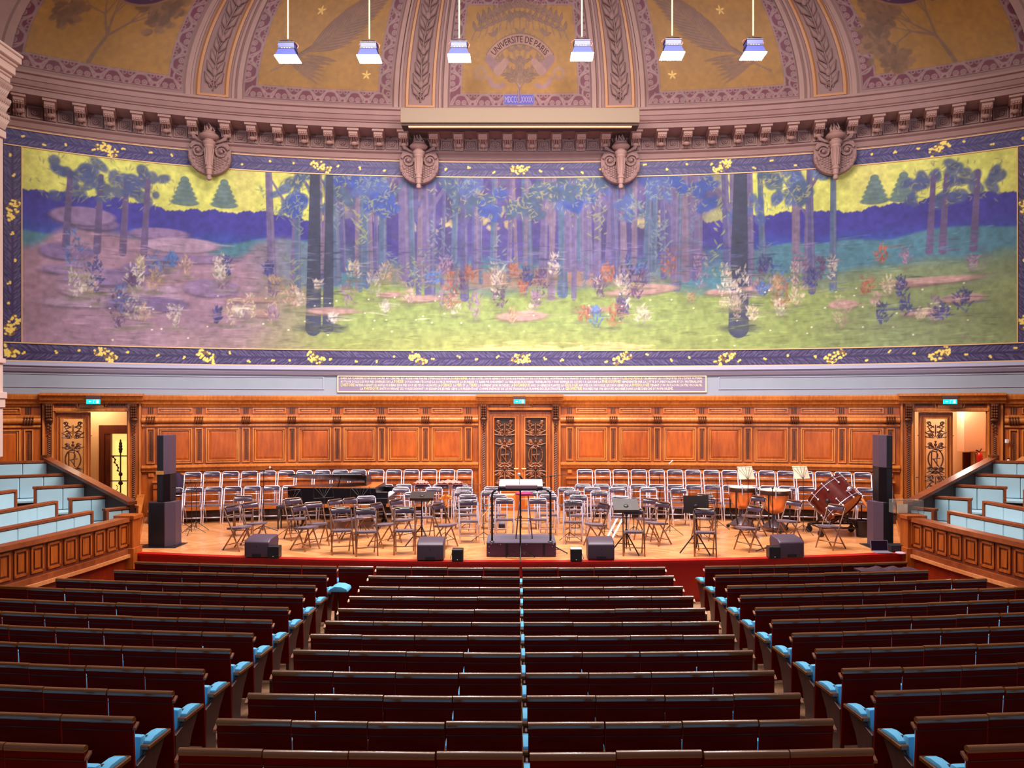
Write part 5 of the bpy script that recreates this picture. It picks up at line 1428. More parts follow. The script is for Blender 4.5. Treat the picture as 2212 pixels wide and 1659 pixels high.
def stool(loc, h, col, label, n=4):
    s = thing('bar_stool', label, 'stool', loc)
    mb = MB(); mb.lathe([(0.16, h - 0.045), (0.175, h - 0.03), (0.175, h - 0.01), (0.15, h)], 24); mb.build('seat', col, s, smooth='auto')
    for k in range(n):
        a = PI / 4 + k * PI / 2; mb = MB(); mb.tube([(0.11 * math.cos(a), 0.11 * math.sin(a), h - 0.045), (0.23 * math.cos(a), 0.23 * math.sin(a), 0)], 0.012, 6); mb.build('leg', mat('dull_steel', (128, 108, 128), 0.35, 0.7), s, smooth=True)
    mb = MB(); mb.tube([(0.185 * math.cos(k * PI / 12), 0.185 * math.sin(k * PI / 12), h * 0.4) for k in range(25)], 0.009, 6); mb.build('foot_ring', _m['dull_steel'], s)
stool(p + Vector((0.06, 0.62, 0.275)), 0.90, mat('magenta_vinyl', (176, 30, 100), 0.5), 'tall stool with a magenta seat standing on the conductor podium')
d = thing('conductor_desk', 'wide black conductor desk in front of the podium, carrying an open score', 'music stand', at_z(1124, 1207, Z_ST) + Vector((0, -0.05, 0)))
mb = MB(); tripod(mb, 0.26, 0.32, 3, -PI / 2, 0.012); mb.build('tripod_base', M_BLACK, d)
mb = MB(); mb.tube([(0, 0, 0.03), (0, 0, 1.36)], 0.016, 8); mb.ell((0, 0, 0.8), 0.028, 8, 5); mb.build('pole', M_BLACK, d)
mb = MB(); M = Matrix.Translation((0, 0, 1.38)) @ Matrix.Rotation(0.28, 4, 'X'); mb.box(-0.42, 0.42, -0.16, 0.20, -0.01, 0.01, 0, M); mb.box(-0.42, 0.42, -0.17, -0.155, -0.02, 0.05, 0, M); mb.build('desk', M_BLACK, d)
sc_ = thing('open_score', 'open white orchestral score lying on the wide conductor desk', 'book', d.location + Vector((0.02, 0.0, 1.41)))
mb = MB(); M = Matrix.Rotation(0.28, 4, 'X')
for a, b in ((-0.42, -0.04), (-0.03, 0.40)): mb.box(a, b, -0.13, 0.22, 0.0, 0.035, 0, M)
mb.build('pages', mat('score_pages', (226, 204, 206), 0.7), sc_, bevel=0.008)
mb = MB(); mb.box(-0.30, 0.30, -0.19, -0.14, 0.0, 0.07, 0, M); mb.build('cover', mat('mauve_cover', (166, 132, 140), 0.5), sc_, bevel=0.01)
def mic_stand(px, py_foot, pivot_px, pivot_py, tip_px, tip_py, label, tail=0.0, rot=0.2):
    b = at_z(px, py_foot, Z_ST); t = thing('microphone_stand', label, 'microphone stand', b)
    pv = at_y(pivot_px, pivot_py, b.y) - b; tp = at_y(tip_px, tip_py, b.y) - b
    mb = MB(); tripod(mb, 0.16, 0.34, 3, rot, 0.012); mb.build('tripod_base', M_BLACK, t)
    mb = MB(); mb.tube([(0, 0, 0.03), pv], 0.010, 8); mb.ell(pv, 0.025, 8, 5); mb.build('pole', M_BLACK, t)
    dr = (tp - pv)
    mb = MB(); mb.tube([pv - dr * tail, tp], 0.008, 6); mb.build('boom', M_BLACK, t)
    return t, b + tp
t1, q = mic_stand(1191, 1194, 1190, 1029, 1131, 1037, 'tall microphone stand beside the podium, boom reaching left over the conductor desk', 0.55, -0.4)
mi = thing('microphone', 'black and silver microphone tilted above the conductor desk', 'microphone', q)
mb = MB(); mb.tube([(0.02, 0, -0.06), (-0.07, 0, 0.08)], 0.02, 10); mb.build('body', M_BLACK, mi)
mb = MB(); mb.ell((-0.09, 0, 0.11), (0.033, 0.033, 0.036), 12, 8); mb.build('grille', mat('mic_silver', (226, 216, 220), 0.35, 0.5), mi, smooth=True)
t2, q = mic_stand(568, 1150, 570, 1016, 584, 1011, 'microphone stand with angled boom near the left wedge monitor', 4.0, 0.5)
mi = thing('microphone', 'small microphone at the tip of the boom above the far-left chairs', 'microphone', q)
mb = MB(); mb.tube([(0.0, 0, 0.0), (0.05, 0, -0.03)], 0.016, 8); mb.build('body', M_BLACK, mi)
mb = MB(); mb.ell((-0.01, 0, 0.01), 0.028, 10, 6); mb.build('grille', _m['mic_silver'], mi, smooth=True)
t3, q = mic_stand(1425, 1110, 1425, 1017, 1447, 1000, 'microphone stand with raised boom among the chairs right of the door', 0.9, 0.1)
mi = thing('microphone', 'microphone pointing up right in front of the right-hand panelling', 'microphone', q)
mb = MB(); mb.tube([(-0.03, 0, -0.03), (0.05, 0, 0.04)], 0.018, 8); mb.build('body', _m['mic_silver'], mi)
mb = MB(); mb.ell((0.065, 0, 0.055), 0.03, 10, 6); mb.build('grille', _m['mic_silver'], mi, smooth=True)
mic_stand(1670, 1195, 1669, 1054, 1672, 1050, 'slim pole stand behind the right wedge monitor, between the timpani', 0.5, 0.5)

# ---- grand piano
b = at_z(745, 1146, Z_ST); Yp = b.y + 0.75
pn = thing('grand_piano', 'black lacquered grand piano with half-open lid behind the left chairs', 'piano', (at_y(745, 885, Yp).x, Yp, Z_ST))
def PX(px): return at_y(px, 885, Yp).x - pn.location.x
ky = PX(848); tl = PX(632)
out = [(ky, -0.72), (ky, 0.70), (ky - 0.55, 0.70), (ky - 1.15, 0.66), (ky - 1.55, 0.42), (ky - 1.85, 0.12), (tl + 0.30, -0.02), (tl + 0.06, -0.14), (tl, -0.34), (tl + 0.05, -0.58), (tl + 0.25, -0.72)]
kb = 0.28
case = [(ky - kb, -0.72), (ky - kb, 0.70)] + out[2:]
mb = MB(); mb.prism(case, lambda x, y, z: Vector((x, y, z)), 0.62, 1.00); mb.build('case', M_PIANO, pn, bevel=0.012)
mb = MB(); mb.prism([(ky - kb, -0.72), (ky, -0.72), (ky, 0.70), (ky - kb, 0.70)], lambda x, y, z: Vector((x, y, z)), 0.62, 0.76)
for y0, y1 in ((-0.72, -0.60), (0.58, 0.70)): mb.box(ky - kb, ky, y0, y1, 0.76, 0.90)
mb.build('keybed', M_PIANO, pn, bevel=0.01)
mb = MB(); mb.box(ky - 0.16, ky - 0.01, -0.60, 0.58, 0.76, 0.785); mb.build('keyboard', M_WHITE, pn)
mb = MB(); mb.prism([(x * 0.97 + 0.0, y * 0.93) for x, y in case], lambda x, y, z: Vector((x, y, z)), 1.0, 1.005); mb.build('soundboard', mat('gilt_soundboard', (206, 104, 40), 0.3), pn)
mb = MB(); L = Matrix.Translation((0, 0.68, 1.02)) @ Matrix.Rotation(-0.20, 4, 'X') @ Matrix.Translation((0, -0.68, 0))
mb.prism([(ky - 0.62, -0.72), (ky - 0.62, 0.70)] + out[3:], lambda x, y, z: L @ Vector((x, y, z)), 0.0, 0.03); mb.build('lid', M_PIANO, pn, bevel=0.006)
mb = MB(); mb.box(ky - 1.05, ky - 0.62, -0.72, 0.70, 1.0, 1.0)
mb = MB(); L2 = Matrix.Translation((0, 0, 1.24)); 
mb.prism([(ky - 1.15, -0.70), (ky - 0.62, -0.70), (ky - 0.62, 0.66), (ky - 1.15, 0.66)], lambda x, y, z: L @ Vector((x, y, z + 0.035)), 0.0, 0.025); mb.build('front_flap', M_PIANO, pn, bevel=0.005)
mb = MB(); mb.tube([(ky - 1.2, -0.62, 1.0), (ky - 1.15, -0.50, 1.25)], 0.012, 6); mb.build('lid_prop', M_PIANO, pn)
mb = MB(); mb.box(ky - 0.62, ky - 0.58, -0.32, 0.32, 1.0, 1.24); mb.build('music_desk', M_PIANO, pn)
for x, y in ((ky - 0.30, -0.58), (ky - 0.30, 0.56), (tl + 0.35, -0.36)):
    mb = MB(); mb.tube([(x, y, 0.62), (x, y, 0.5), (x, y, 0.08)], [0.07, 0.05, 0.035], 8); mb.box(x - 0.06, x + 0.06, y - 0.02, y + 0.02, 0.05, 0.09); mb.ell((x - 0.04, y, 0.04), (0.04, 0.015, 0.04), 10, 6); mb.ell((x + 0.04, y, 0.04), (0.04, 0.015, 0.04), 10, 6)
    mb.build('leg', M_PIANO, pn)
mb = MB(); mb.box(ky - 0.5, ky - 0.44, -0.12, 0.12, 0.12, 0.16); mb.tube([(ky - 0.47, -0.1, 0.62), (ky - 0.47, -0.08, 0.16)], 0.012, 6); mb.tube([(ky - 0.47, 0.1, 0.62), (ky - 0.47, 0.08, 0.16)], 0.012, 6); mb.build('pedal_lyre', M_PIANO, pn)
# piano stool at the keyboard end, padded bench at the tail
s_ = thing('piano_stool', 'low black padded stool at the left end of the grand piano', 'stool', at_z(622, 1142, Z_ST))
mb = MB(); mb.box(-0.24, 0.24, -0.16, 0.16, 0.48, 0.56); mb.build('cushion', M_BLACK, s_, bevel=0.02, seg=2)
for x in (-0.2, 0.2):
    for y in (-0.12, 0.12):
        mb = MB(); mb.tube([(x, y, 0.48), (x, y, 0)], 0.018, 6); mb.build('leg', M_BLACK, s_)

# ---- wedge monitors and small cubes
def wedge(px, py, w, label, rz=0.0):
    p = at_z(px, py, Z_ST); t = thing('wedge_monitor', label, 'speaker', p, rz)
    F = lambda y, z, d: Vector((d, y, z))
    mb = MB(); mb.prism([(0, 0.02), (0.0, 0.30), (0.10, 0.36), (0.42, 0.40), (0.46, 0.30), (0.42, 0.02), (0.36, 0.0), (0.04, 0.0)], F, -w / 2, w / 2); mb.build('cabinet', M_GREYP, t, bevel=0.03, seg=3, smooth='auto')
    mb = MB(); mb.box(-0.09, 0.09, -0.006, 0.0, 0.02, 0.075); mb.build('connector_plate', M_BLACK, t)
    mb = MB(); mb.ell((0, -0.003, 0.22), (0.012, 0.004, 0.012), 8, 4); mb.build('badge', M_BLACK, t)
    return t
for px, py, lb, rz in ((554, 1205, 'dark wedge monitor at the left of the stage edge, beside a small black cube', -0.12), (929, 1212, 'dark wedge monitor on the stage edge left of the podium', 0.0), (1299, 1211, 'dark wedge monitor on the stage edge right of the podium', 0.0), (1711, 1206, 'dark wedge monitor at the right of the stage edge, touching a small cube', 0.12)):
    wedge(px, py, 0.50, lb, rz)['group'] = 'wedge monitors along the stage edge'
def cube(px, py, label, top=None, rz=0.0):
    t = thing('small_speaker', label, 'speaker', at_z(px, py, Z_ST), rz)
    mb = MB(); mb.box(-0.105, 0.105, 0.0, 0.20, 0.0, 0.225); mb.build('cabinet', M_BLACK, t, bevel=0.008)
    mb = MB(); mb.box(-0.09, 0.09, -0.004, 0.0, 0.02, 0.20); mb.build('grille', M_GRILLE, t)
    mb = MB(); mb.ell((0, -0.006, 0.035), (0.009, 0.003, 0.009), 8, 4); mb.build('badge', M_WHITE, t)
    mb = MB(); mb.tube([(0.12 if px > 1200 else -0.12, 0.05, 0.01), (0.135 if px > 1200 else -0.135, 0.02, 0.06), (0.11 if px > 1200 else -0.11, 0.12, 0.14)], 0.006, 5); mb.build('cable', M_BLACK, t)
    if top:
        mb = MB(); mb.box(-0.105, 0.105, 0.0, 0.20, 0.2255, 0.232); mb.build('top_panel', top, t)
cube(590, 1206, 'small black speaker cube beside the far-left wedge monitor'); cube(988, 1213, 'small black speaker cube left of the podium on the stage edge')
cube(1245, 1213, 'small black speaker cube with a white top, right of the podium', M_WHITE); cube(1674, 1207, 'small black speaker cube touching the far-right wedge monitor')
bx = thing('monitor_box', 'dark boxy monitor on the floor behind the podium, left of it', 'speaker', at_z(1078, 1144, Z_ST))
mb = MB(); mb.prism([(0, 0), (0, 0.13), (0.08, 0.24), (0.36, 0.24), (0.36, 0)], lambda y, z, d: Vector((d, y, z)), -0.14, 0.16); mb.build('cabinet', M_GREYP, bx, bevel=0.012)
mb = MB(); mb.box(-0.12, 0.14, -0.004, 0, 0.02, 0.12); mb.build('grille', M_BLACK, bx)

# ---- speaker columns
def column(sg):
    if sg < 0: p = at_z(345, 1182, Z_ST); lb = 'tall slim black speaker column on a square base at the left of the stage'
    else: p = at_z(1910, 1184, Z_ST); lb = 'tall slim black speaker column on a square base at the right of the stage'
    t = thing('speaker_column', lb, 'speaker', p)
    k = p.y / FPX
    def X(px): return (px - PX0) * k + CX - p.x
    def Z(py): return CZ - (py - PY0) * k - Z_ST
    mb = MB(); a, b2 = (X(304), X(384)) if sg < 0 else (X(1879), X(1958)); mb.box(a, b2, -0.12, 0.5, 0, 0.012); mb.build('base_plate', M_BLACK, t)
    if sg < 0: f0, f1, f2 = X(320), X(357), X(374)
    else: f0, f1, f2 = X(1930), X(1907), X(1892)
    zt = Z(1085)
    def slab(f0, f1, f2, z0, z1, m1, m2, n1, n2):
        mb = MB(); mb.prism([(f0, 0.0), (f1, -0.02), (f2, 0.12), (f2, 0.40), (f0, 0.40)], lambda x, y, z: Vector((x, y, z)), z0, z1); mb.build(n1, m1, t, bevel=0.004)
        mb = MB(); fa, fb = (f0, f1); mb.prism([(fa + (f1 - fa) * 0.06, -0.004), (f1 - (f1 - fa) * 0.04, -0.024), (f1 - (f1 - fa) * 0.04, -0.02), (fa + (f1 - fa) * 0.06, 0.0)], lambda x, y, z: Vector((x, y, z)), z0 + 0.02, z1 - 0.02); mb.build(n2, m2, t)
    slab(f0, f1, f2, 0.012, zt, M_GREYP, M_GRILLE, 'bass_cabinet', 'bass_grille')
    if sg < 0: g0, g1, g2 = X(339), X(354), X(362)
    else: g0, g1, g2 = X(1928), X(1914), X(1904)
    slab(g0, g1, g2, zt, Z(1025) if sg < 0 else Z(1010), M_PIANO, M_GRILLE, 'column_module', 'column_grille')
    slab(g0, g1, g2, Z(1025) if sg < 0 else Z(1010), Z(940), M_GREYP, M_GRILLE, 'column_module', 'column_grille')
    if sg < 0:
        mb = MB(); x0, x1 = sorted((g0, g1)); mb.box(x0 - 0.01, x1, -0.03, 0.0, Z(1025), Z(1017)); mb.build('joint_tape', mat('kraft_tape', (206, 140, 66), 0.6), t)
column(-1); column(1)
# jacket on a chair behind the left column
q = W(S_of(372, 1.0), 0.92, 1.19)
j = thing('jacket', 'dark purple jacket draped over a chair back at the left end of the rear row', 'jacket', q)
mb = MB(); vs = []; n = 10
for i in range(n + 1):
    a = -1 + 2 * i / n
    for z, y, w in ((0.28, -0.16, 0.27), (0.55, -0.18, 0.26), (0.80, -0.14, 0.24), (0.90, -0.02, 0.17), (0.80, 0.10, 0.24), (0.50, 0.14, 0.26)):
        vs.append((a * w, y + 0.025 * math.sin(i * 2.3 + z * 5), z))
m6 = 6
mb.add(vs, [(i * m6 + k, i * m6 + (k + 1) % m6, (i + 1) * m6 + (k + 1) % m6, (i + 1) * m6 + k) for i in range(n) for k in range(m6)] + [tuple(range(m6)), tuple(n * m6 + k for k in range(m6))])
mb.build('cloth', mat('purple_black_cloth', (44, 16, 52), 0.9), j, smooth=True)

# ---- timpani
def timpano(px, rim_px, py_top, py_foot, w_px, dep_px, label):
    p = at_z(px, py_foot, Z_ST); Y = p.y + 0.3; k = Y / FPX
    p = Vector((at_y(px, 0, Y).x, Y, Z_ST)); R = w_px * k / 2; zt = CZ - (py_top - PY0) * k - Z_ST; zb = zt - dep_px * k
    t = thing('timpani', label, 'drum', p)
    mb = MB(); pr = []
    for i in range(15):
        a = i / 14 * PI / 2; pr.append((max(0.03, 0.90 * R * math.sin(a) ** 0.75), zb + (zt - 0.06 - zb) * (1 - math.cos(a)) ** 0.85))
    pr.append((0.90 * R, zt - 0.05)); mb.lathe(pr, 40); mb.build('kettle', M_COPPER, t, smooth='auto')
    mb = MB(); mb.lathe([(R * 0.92, zt - 0.10), (R, zt - 0.10), (R * 1.02, zt - 0.03), (R * 0.98, zt), (R * 0.90, zt)], 40, cap=False); mb.build('hoop', mat('dark_bronze_rim', (80, 52, 44), 0.3, 0.6), t, smooth='auto')
    mb = MB(); mb.lathe([(0.001, zt + 0.004), (R * 0.97, zt + 0.001), (R * 0.97, zt - 0.01)], 40); mb.build('head', M_SKIN, t)
    for i in range(6):
        a = i * PI / 3 + 0.26; mb = MB(); c, s2 = math.cos(a), math.sin(a)
        mb.tube([(R * 1.03 * c, R * 1.03 * s2, zt + 0.02), (R * 1.03 * c, R * 1.03 * s2, zt - 0.16)], 0.011, 6); mb.box(R * 1.03 * c - 0.02, R * 1.03 * c + 0.02, R * 1.03 * s2 - 0.01, R * 1.03 * s2 + 0.01, zt + 0.015, zt + 0.03); mb.build('tension_rod', M_CHROME, t)
    for a in (0.9, 2.25, 4.03, 5.40):
        mb = MB(); c, s2 = math.cos(a), math.sin(a); mb.tube([(R * 1.0 * c, R * 1.0 * s2, zt - 0.1), (R * 0.98 * c, R * 0.98 * s2, 0.35), (R * 0.75 * c, R * 0.75 * s2, 0.12)], 0.02, 6); mb.build('strut', M_BLACK, t)
    mb = MB(); mb.lathe([(0.26, 0.07), (0.28, 0.12), (0.2, 0.2), (0.08, 0.28), (0.05, zb + 0.02)], 20); mb.build('pedestal', mat('dark_grey_iron', (92, 80, 90), 0.3, 0.6), t, smooth='auto')
    for a in (0.5, 2.6, 4.7):
        mb = MB(); c, s2 = math.cos(a), math.sin(a); mb.tube([(0.2 * c, 0.2 * s2, 0.1), (R * 0.95 * c, R * 0.95 * s2, 0.08)], 0.022, 6); mb.build('foot', M_BLACK, t)
        mb = MB(); mb.ell((R * 0.98 * c, R * 0.98 * s2, 0.045), (0.045, 0.02, 0.045), 12, 6); mb.build('caster', M_BLACK, t)
timpano(1603, 0, 1052, 1146, 62, 48, 'left copper timpano with a pale skin, in front of the rear chairs')
timpano(1674, 0, 1058, 1152, 72, 52, 'right copper timpano, the larger of the two, left of the bass drum')
# ---- bass drum on trolley
p = at_z(1806, 1160, Z_ST); Y = p.y + 0.35; k = Y / FPX
bd = thing('bass_drum', 'large dark red bass drum tilted on a black wheeled cradle', 'drum', (at_y(1806, 0, Y).x, Y, Z_ST))
cc = Vector((at_y(1803, 1078, Y).x - bd.location.x, 0, CZ - (1078 - PY0) * k - Z_ST))
ax = Vector((0.55, -0.56, -0.72)).normalized()       # from upper head to lower head
qm = ax.to_track_quat('Z', 'Y').to_matrix().to_4x4()
R = 0.475; Hh = 0.28
MD = Matrix.Translation(cc) @ qm
def dl(mb, prof, n=48, cap=True): mb.lathe(prof, n, (0, 0, 0), 0, MD, cap)
mb = MB(); dl(mb, [(R, -Hh), (R, Hh)]); mb.build('shell', M_MAROON, bd, smooth='auto')
for sz, nm in ((-1, 'upper'), (1, 'lower')):
    mb = MB(); dl(mb, [(R * 0.95, sz * (Hh + 0.035)), (R * 0.97, sz * (Hh + 0.045)), (R * 1.03, sz * (Hh + 0.04)), (R * 1.03, sz * (Hh - 0.02)), (R, sz * (Hh - 0.02))], cap=False); mb.build('hoop', M_MAROON, bd, smooth='auto')
    mb = MB(); dl(mb, [(R * 1.03, sz * (Hh - 0.018)), (R * 1.037, sz * (Hh - 0.022)), (R * 1.03, sz * (Hh - 0.030)), (R * 1.0, sz * (Hh - 0.035))], cap=False); mb.build('metal_flange', M_CHROME, bd, smooth='auto')
    mb = MB(); dl(mb, [(0.001, sz * (Hh + 0.02)), (R * 0.96, sz * (Hh + 0.02))], cap=False); mb.build('head', mat('natural_drum_skin', (216, 140, 84), 0.6), bd)
    for i in range(10):
        a = 2 * PI * i / 10 + 0.2; mb = MB(); c, s2 = math.cos(a), math.sin(a)
        mb.tube([MD @ Vector((R * 1.05 * c, R * 1.05 * s2, sz * (Hh + 0.05))), MD @ Vector((R * 1.05 * c, R * 1.05 * s2, sz * (Hh - 0.16)))], 0.008, 6)
        mb.ell(MD @ Vector((R * 1.05 * c, R * 1.05 * s2, sz * (Hh - 0.15))), 0.024, 8, 5); mb.ell(MD @ Vector((R * 1.05 * c, R * 1.05 * s2, sz * (Hh + 0.045))), 0.022, 8, 5)
        mb.build('tension_lug', M_CHROME, bd)
mb = MB(); a = -0.9
for ap in (-0.9,):
    mb.ell(MD @ Vector((R * 1.01 * math.cos(0.35), R * 1.01 * math.sin(0.35), -0.05)), (0.02, 0.02, 0.02), 8, 5)
e = at_y(1835, 1056, Y - 0.48) - bd.location; mb.ell(e, (0.055, 0.03, 0.055), 14, 8); mb.ell(e + Vector((0, -0.02, 0)), 0.02, 8, 5); mb.build('badge', M_CHROME, bd, smooth=True)
for sx in (-1, 1):
    mb = MB(); mb.tube([(sx * 0.30, -0.36, 0.22), (sx * 0.24, -0.30, 0.36), (0.0, -0.28, 0.44), (-sx * 0.24, 0.30, 0.36), (-sx * 0.30, 0.36, 0.22)], 0.025, 8); mb.build('cradle_arm', M_BLACK, bd)
for y in (-0.36, 0.36):
    mb = MB(); mb.tube([(-0.48, y, 0.20), (0.52, y, 0.20)], 0.024, 8); mb.build('chassis_bar', M_BLACK, bd)
    mb = MB(); mb.tube([(0.42, y, 0.20), (0.42, y, 0.72)], 0.015, 6); mb.build('upright', M_BLACK, bd)
for x in (-0.48, 0.50):
    mb = MB(); mb.tube([(x, -0.36, 0.20), (x, 0.36, 0.20)], 0.02, 8); mb.build('chassis_bar', M_BLACK, bd)
    for y in (-0.36, 0.36):
        mb = MB(); mb.lathe([(0.02, -0.02), (0.075, -0.018), (0.075, 0.018), (0.02, 0.02)], 18, (x, y, 0.076), 0, Matrix.Rotation(PI / 2, 4, 'X')); mb.box(x - 0.03, x + 0.03, y - 0.03, y + 0.03, 0.13, 0.2); mb.build('wheel', M_BLACK, bd, smooth='auto')
mb = MB(); m0 = at_y(1824, 1086, Y - 0.6) - bd.location; mb.ell(m0 + Vector((-0.15, 0, 0.03)), (0.05, 0.045, 0.05), 12, 8)
# mallet head and plank behind
mb = MB()
mh = at_y(1788, 1083, Y - 0.50) - bd.location
mb.ell(mh, (0.05, 0.05, 0.06), 14, 8); mb.build('beater_head', M_BLACK, bd, smooth=True)
mb = MB(); mb.tube([mh, Vector((mh.x + 0.02, -0.40, 0.21))], 0.008, 6); mb.build('beater_handle', M_BLACK, bd)
pa = at_y(1846, 1051, Y + 0.62); pb = at_z(1893, 1122, Z_ST + 0.02); pb.y = Y + 0.35; pb = at_y(1891, 1124, Y + 0.45)
pl = thing('wooden_pole', 'pale wooden pole leaning behind the bass drum', 'pole', pb)
mb = MB(); mb.tube([(0, 0, 0), pa - pb], [0.045, 0.018], 10); mb.build('shaft', mat('pale_beech', (224, 132, 76), 0.5), pl, smooth=True)
bk = thing('waste_bin', 'black plastic waste bin beside the right speaker column', 'bin', at_z(1870, 1162, Z_ST) + Vector((0, 0.16, 0)))
mb = MB(); mb.lathe([(0.125, 0.0), (0.13, 0.02), (0.165, 0.36)], 26, cap=False); mb.lathe([(0.001, 0.005), (0.125, 0.005)], 26, cap=False); mb.build('body', M_BLACK, bk, smooth='auto')
mb = MB(); mb.lathe([(0.165, 0.35), (0.178, 0.355), (0.175, 0.375), (0.15, 0.36)], 26, cap=False); mb.build('liner_rim', mat('bin_liner', (60, 44, 66), 0.3), bk, smooth='auto')
lp = thing('laptop', 'open laptop standing on the stage in front of the right speaker column', 'laptop', at_z(1913, 1196, Z_ST))
mb = MB(); mb.box(-0.17, 0.15, 0.0, 0.22, 0.0, 0.018); mb.build('base', mat('laptop_grey', (150, 140, 160), 0.35, 0.3), lp, bevel=0.004)
mb = MB(); L = Matrix.Translation((0, 0.21, 0.018)) @ Matrix.Rotation(-0.12, 4, 'X'); mb.box(-0.19, 0.15, 0, 0.008, 0, 0.21, 0, L); mb.build('lid', _m['laptop_grey'], lp)
mb = MB(); mb.box(-0.18, 0.14, -0.002, 0, 0.012, 0.20, 0, L); mb.build('screen', mat('dark_screen', (16, 14, 40), 0.2), lp)
br = thing('music_case', 'dark case with a round pale lid beside the laptop', 'case', at_z(1943, 1194, Z_ST) + Vector((0, 0.05, 0)))
mb = MB(); mb.box(-0.14, 0.16, 0.0, 0.25, 0, 0.14); mb.build('body', M_GRILLE, br, bevel=0.01)
mb = MB(); mb.lathe([(0.001, 0.0), (0.10, 0.0), (0.10, 0.012), (0.09, 0.018)], 24, (0.0, -0.10, 0.0)); mb.build('lid', mat('pale_disc', (196, 170, 190), 0.4), br)
# white strips leaning, orange percussion, drum sticks, soft toy-like brushes
for i, (xa, ya, xb, yb) in enumerate(((1333, 1120, 1306, 1172), (1345, 1120, 1317, 1172))):
    A = at_z(xb, yb, Z_ST + 0.01); B = at_y(xa, ya, A.y + 0.15)
    o = thing('white_strip', 'narrow white strip leaning behind the right-centre wedge monitor, %s of two' % ('left' if i == 0 else 'right'), 'strip', A)
    mb = MB(); D_ = B - A; n_ = Vector((1, 0, 0.2)).normalized() * 0.025; y_ = Vector((0, 0.008, 0))
    vs = [n_ * -1 - y_, n_ - y_, n_ + y_, n_ * -1 + y_]; vs = vs + [v + D_ for v in vs]
    mb.add(vs, [(3, 2, 1, 0), (4, 5, 6, 7), (0, 1, 5, 4), (1, 2, 6, 5), (2, 3, 7, 6), (3, 0, 4, 7)]); mb.build('slat', M_WHITE, o)
o = thing('seed_shaker', 'orange bundle of seed pods hanging between the rear chairs left of the door', 'percussion instrument', at_y(964, 1078, 18.6))
mb = MB(); rr = random.Random(5)
for i in range(26):
    a = rr.uniform(0, PI); L_ = rr.uniform(0.10, 0.17); x, z = math.cos(a) * L_, abs(math.sin(a)) * L_ * 0.5
    mb.tube([(0, 0, 0), (x * 0.6, rr.uniform(-0.03, 0.03), z + 0.02), (x, rr.uniform(-0.04, 0.04), z - 0.01)], [0.01, 0.026, 0.008], 6)
for i in range(8): mb.tube([(rr.uniform(-0.04, 0.04), 0, 0), (rr.uniform(-0.05, 0.05), 0, -0.2)], [0.02, 0.012], 6)
mb.build('pods', mat('orange_straw', (226, 140, 62), 0.7), o)
mb = MB(); mb.tube([(0, 0, -0.15), (0, 0, -(o.location.z - Z_ST))], 0.008, 6); mb.build('pole', M_BLACK, o)
for i, (xa, ya, xb, yb, lb) in enumerate(((1066, 1088, 1042, 1115, 'pale wooden bow leaning on a music stand just left of the podium'), (935, 1075, 924, 1091, 'pale wooden bow propped on a chair left of the podium'))):
    A = at_y(xb, yb, 16.6); B = at_y(xa, ya, 16.7)
    o = thing('wooden_bow', lb, 'bow', A); mb = MB(); mb.tube([(0, 0, 0), B - A], [0.008, 0.013], 6); mb.build('stick', mat('pale_maple', (240, 180, 110), 0.5), o)
# pink cloth on the chairs
for i, (a, b2) in enumerate(((895, 925), (945, 998))):
    s0, s1 = S_of(a, 1.6), S_of(b2, 1.6)
    o = thing('pink_cloth', 'crumpled pink cloth lying over the chair backs left of the middle door, %s' % ('smaller piece' if i == 0 else 'larger piece'), 'cloth', W((s0 + s1) / 2, 1.56, Z_ST + 0.90))
    mb = MB(); n1, n2 = 14, 5; w_ = (s1 - s0) / 2; vs = []
    for j in range(n2 + 1):
        for q in range(n1 + 1):
            u, v = -1 + 2 * q / n1, -1 + 2 * j / n2
            vs.append((u * w_, v * 0.13, 0.03 + 0.07 * (1 - v * v) * (1 - u * u) + 0.02 * math.sin(q * 1.9 + j)))
    mb.add(vs, [(j * (n1 + 1) + q, j * (n1 + 1) + q + 1, (j + 1) * (n1 + 1) + q + 1, (j + 1) * (n1 + 1) + q) for j in range(n2) for q in range(n1)])
    mb.add([(-w_, -0.13, 0.0), (w_, -0.13, 0), (w_, 0.13, 0), (-w_, 0.13, 0)], [(3, 2, 1, 0)])
    mb.build('cloth', mat('salmon_cloth', (226, 136, 124), 0.9), o, smooth=True)
# small items on the right tiers
sp = thing('spray_bottle', 'small white spray bottle on the ledge beside the right door case', 'bottle', (at_y(2178, 1009, 18.72).x, 18.72, 2.32))
mb = MB(); mb.lathe([(0.03, 0), (0.04, 0.01), (0.04, 0.14), (0.02, 0.17), (0.015, 0.19)], 14); mb.build('body', M_WHITE, sp, smooth='auto')
mb = MB(); mb.box(-0.02, 0.03, -0.01, 0.01, 0.19, 0.22); mb.build('nozzle', M_BLACK, sp)
cb = thing('cardboard_box', 'brown cardboard box with a red and white side on the top right tier', 'box', (12.35, 18.72, 2.32))
mb = MB(); mb.box(-0.33, 0.35, -0.15, 0.25, 0, 0.12); mb.build('carton', mat('red_carton', (190, 30, 24), 0.6), cb)
mb = MB(); mb.prism([(-0.30, 0.12), (-0.12, 0.24), (0.35, 0.26), (0.35, 0.12)], lambda x, z, y: Vector((x, y, z)), -0.13, 0.23); mb.build('flap', mat('kraft_board', (190, 116, 60), 0.7), cb)
mb = MB(); mb.box(-0.31, -0.12, -0.153, -0.15, 0.01, 0.10); mb.build('label_patch', M_WHITE, cb)
sw = thing('wall_switch', 'small white switch box on the panelling right of the right door', 'switch', at_y(2175, 953, float(W(S_of(2175, 0.2), 0.22, 0).y)))
mb = MB(); mb.box(-0.035, 0.035, -0.03, 0.03, -0.045, 0.045); mb.build('case', M_WHITE, sw, bevel=0.006)
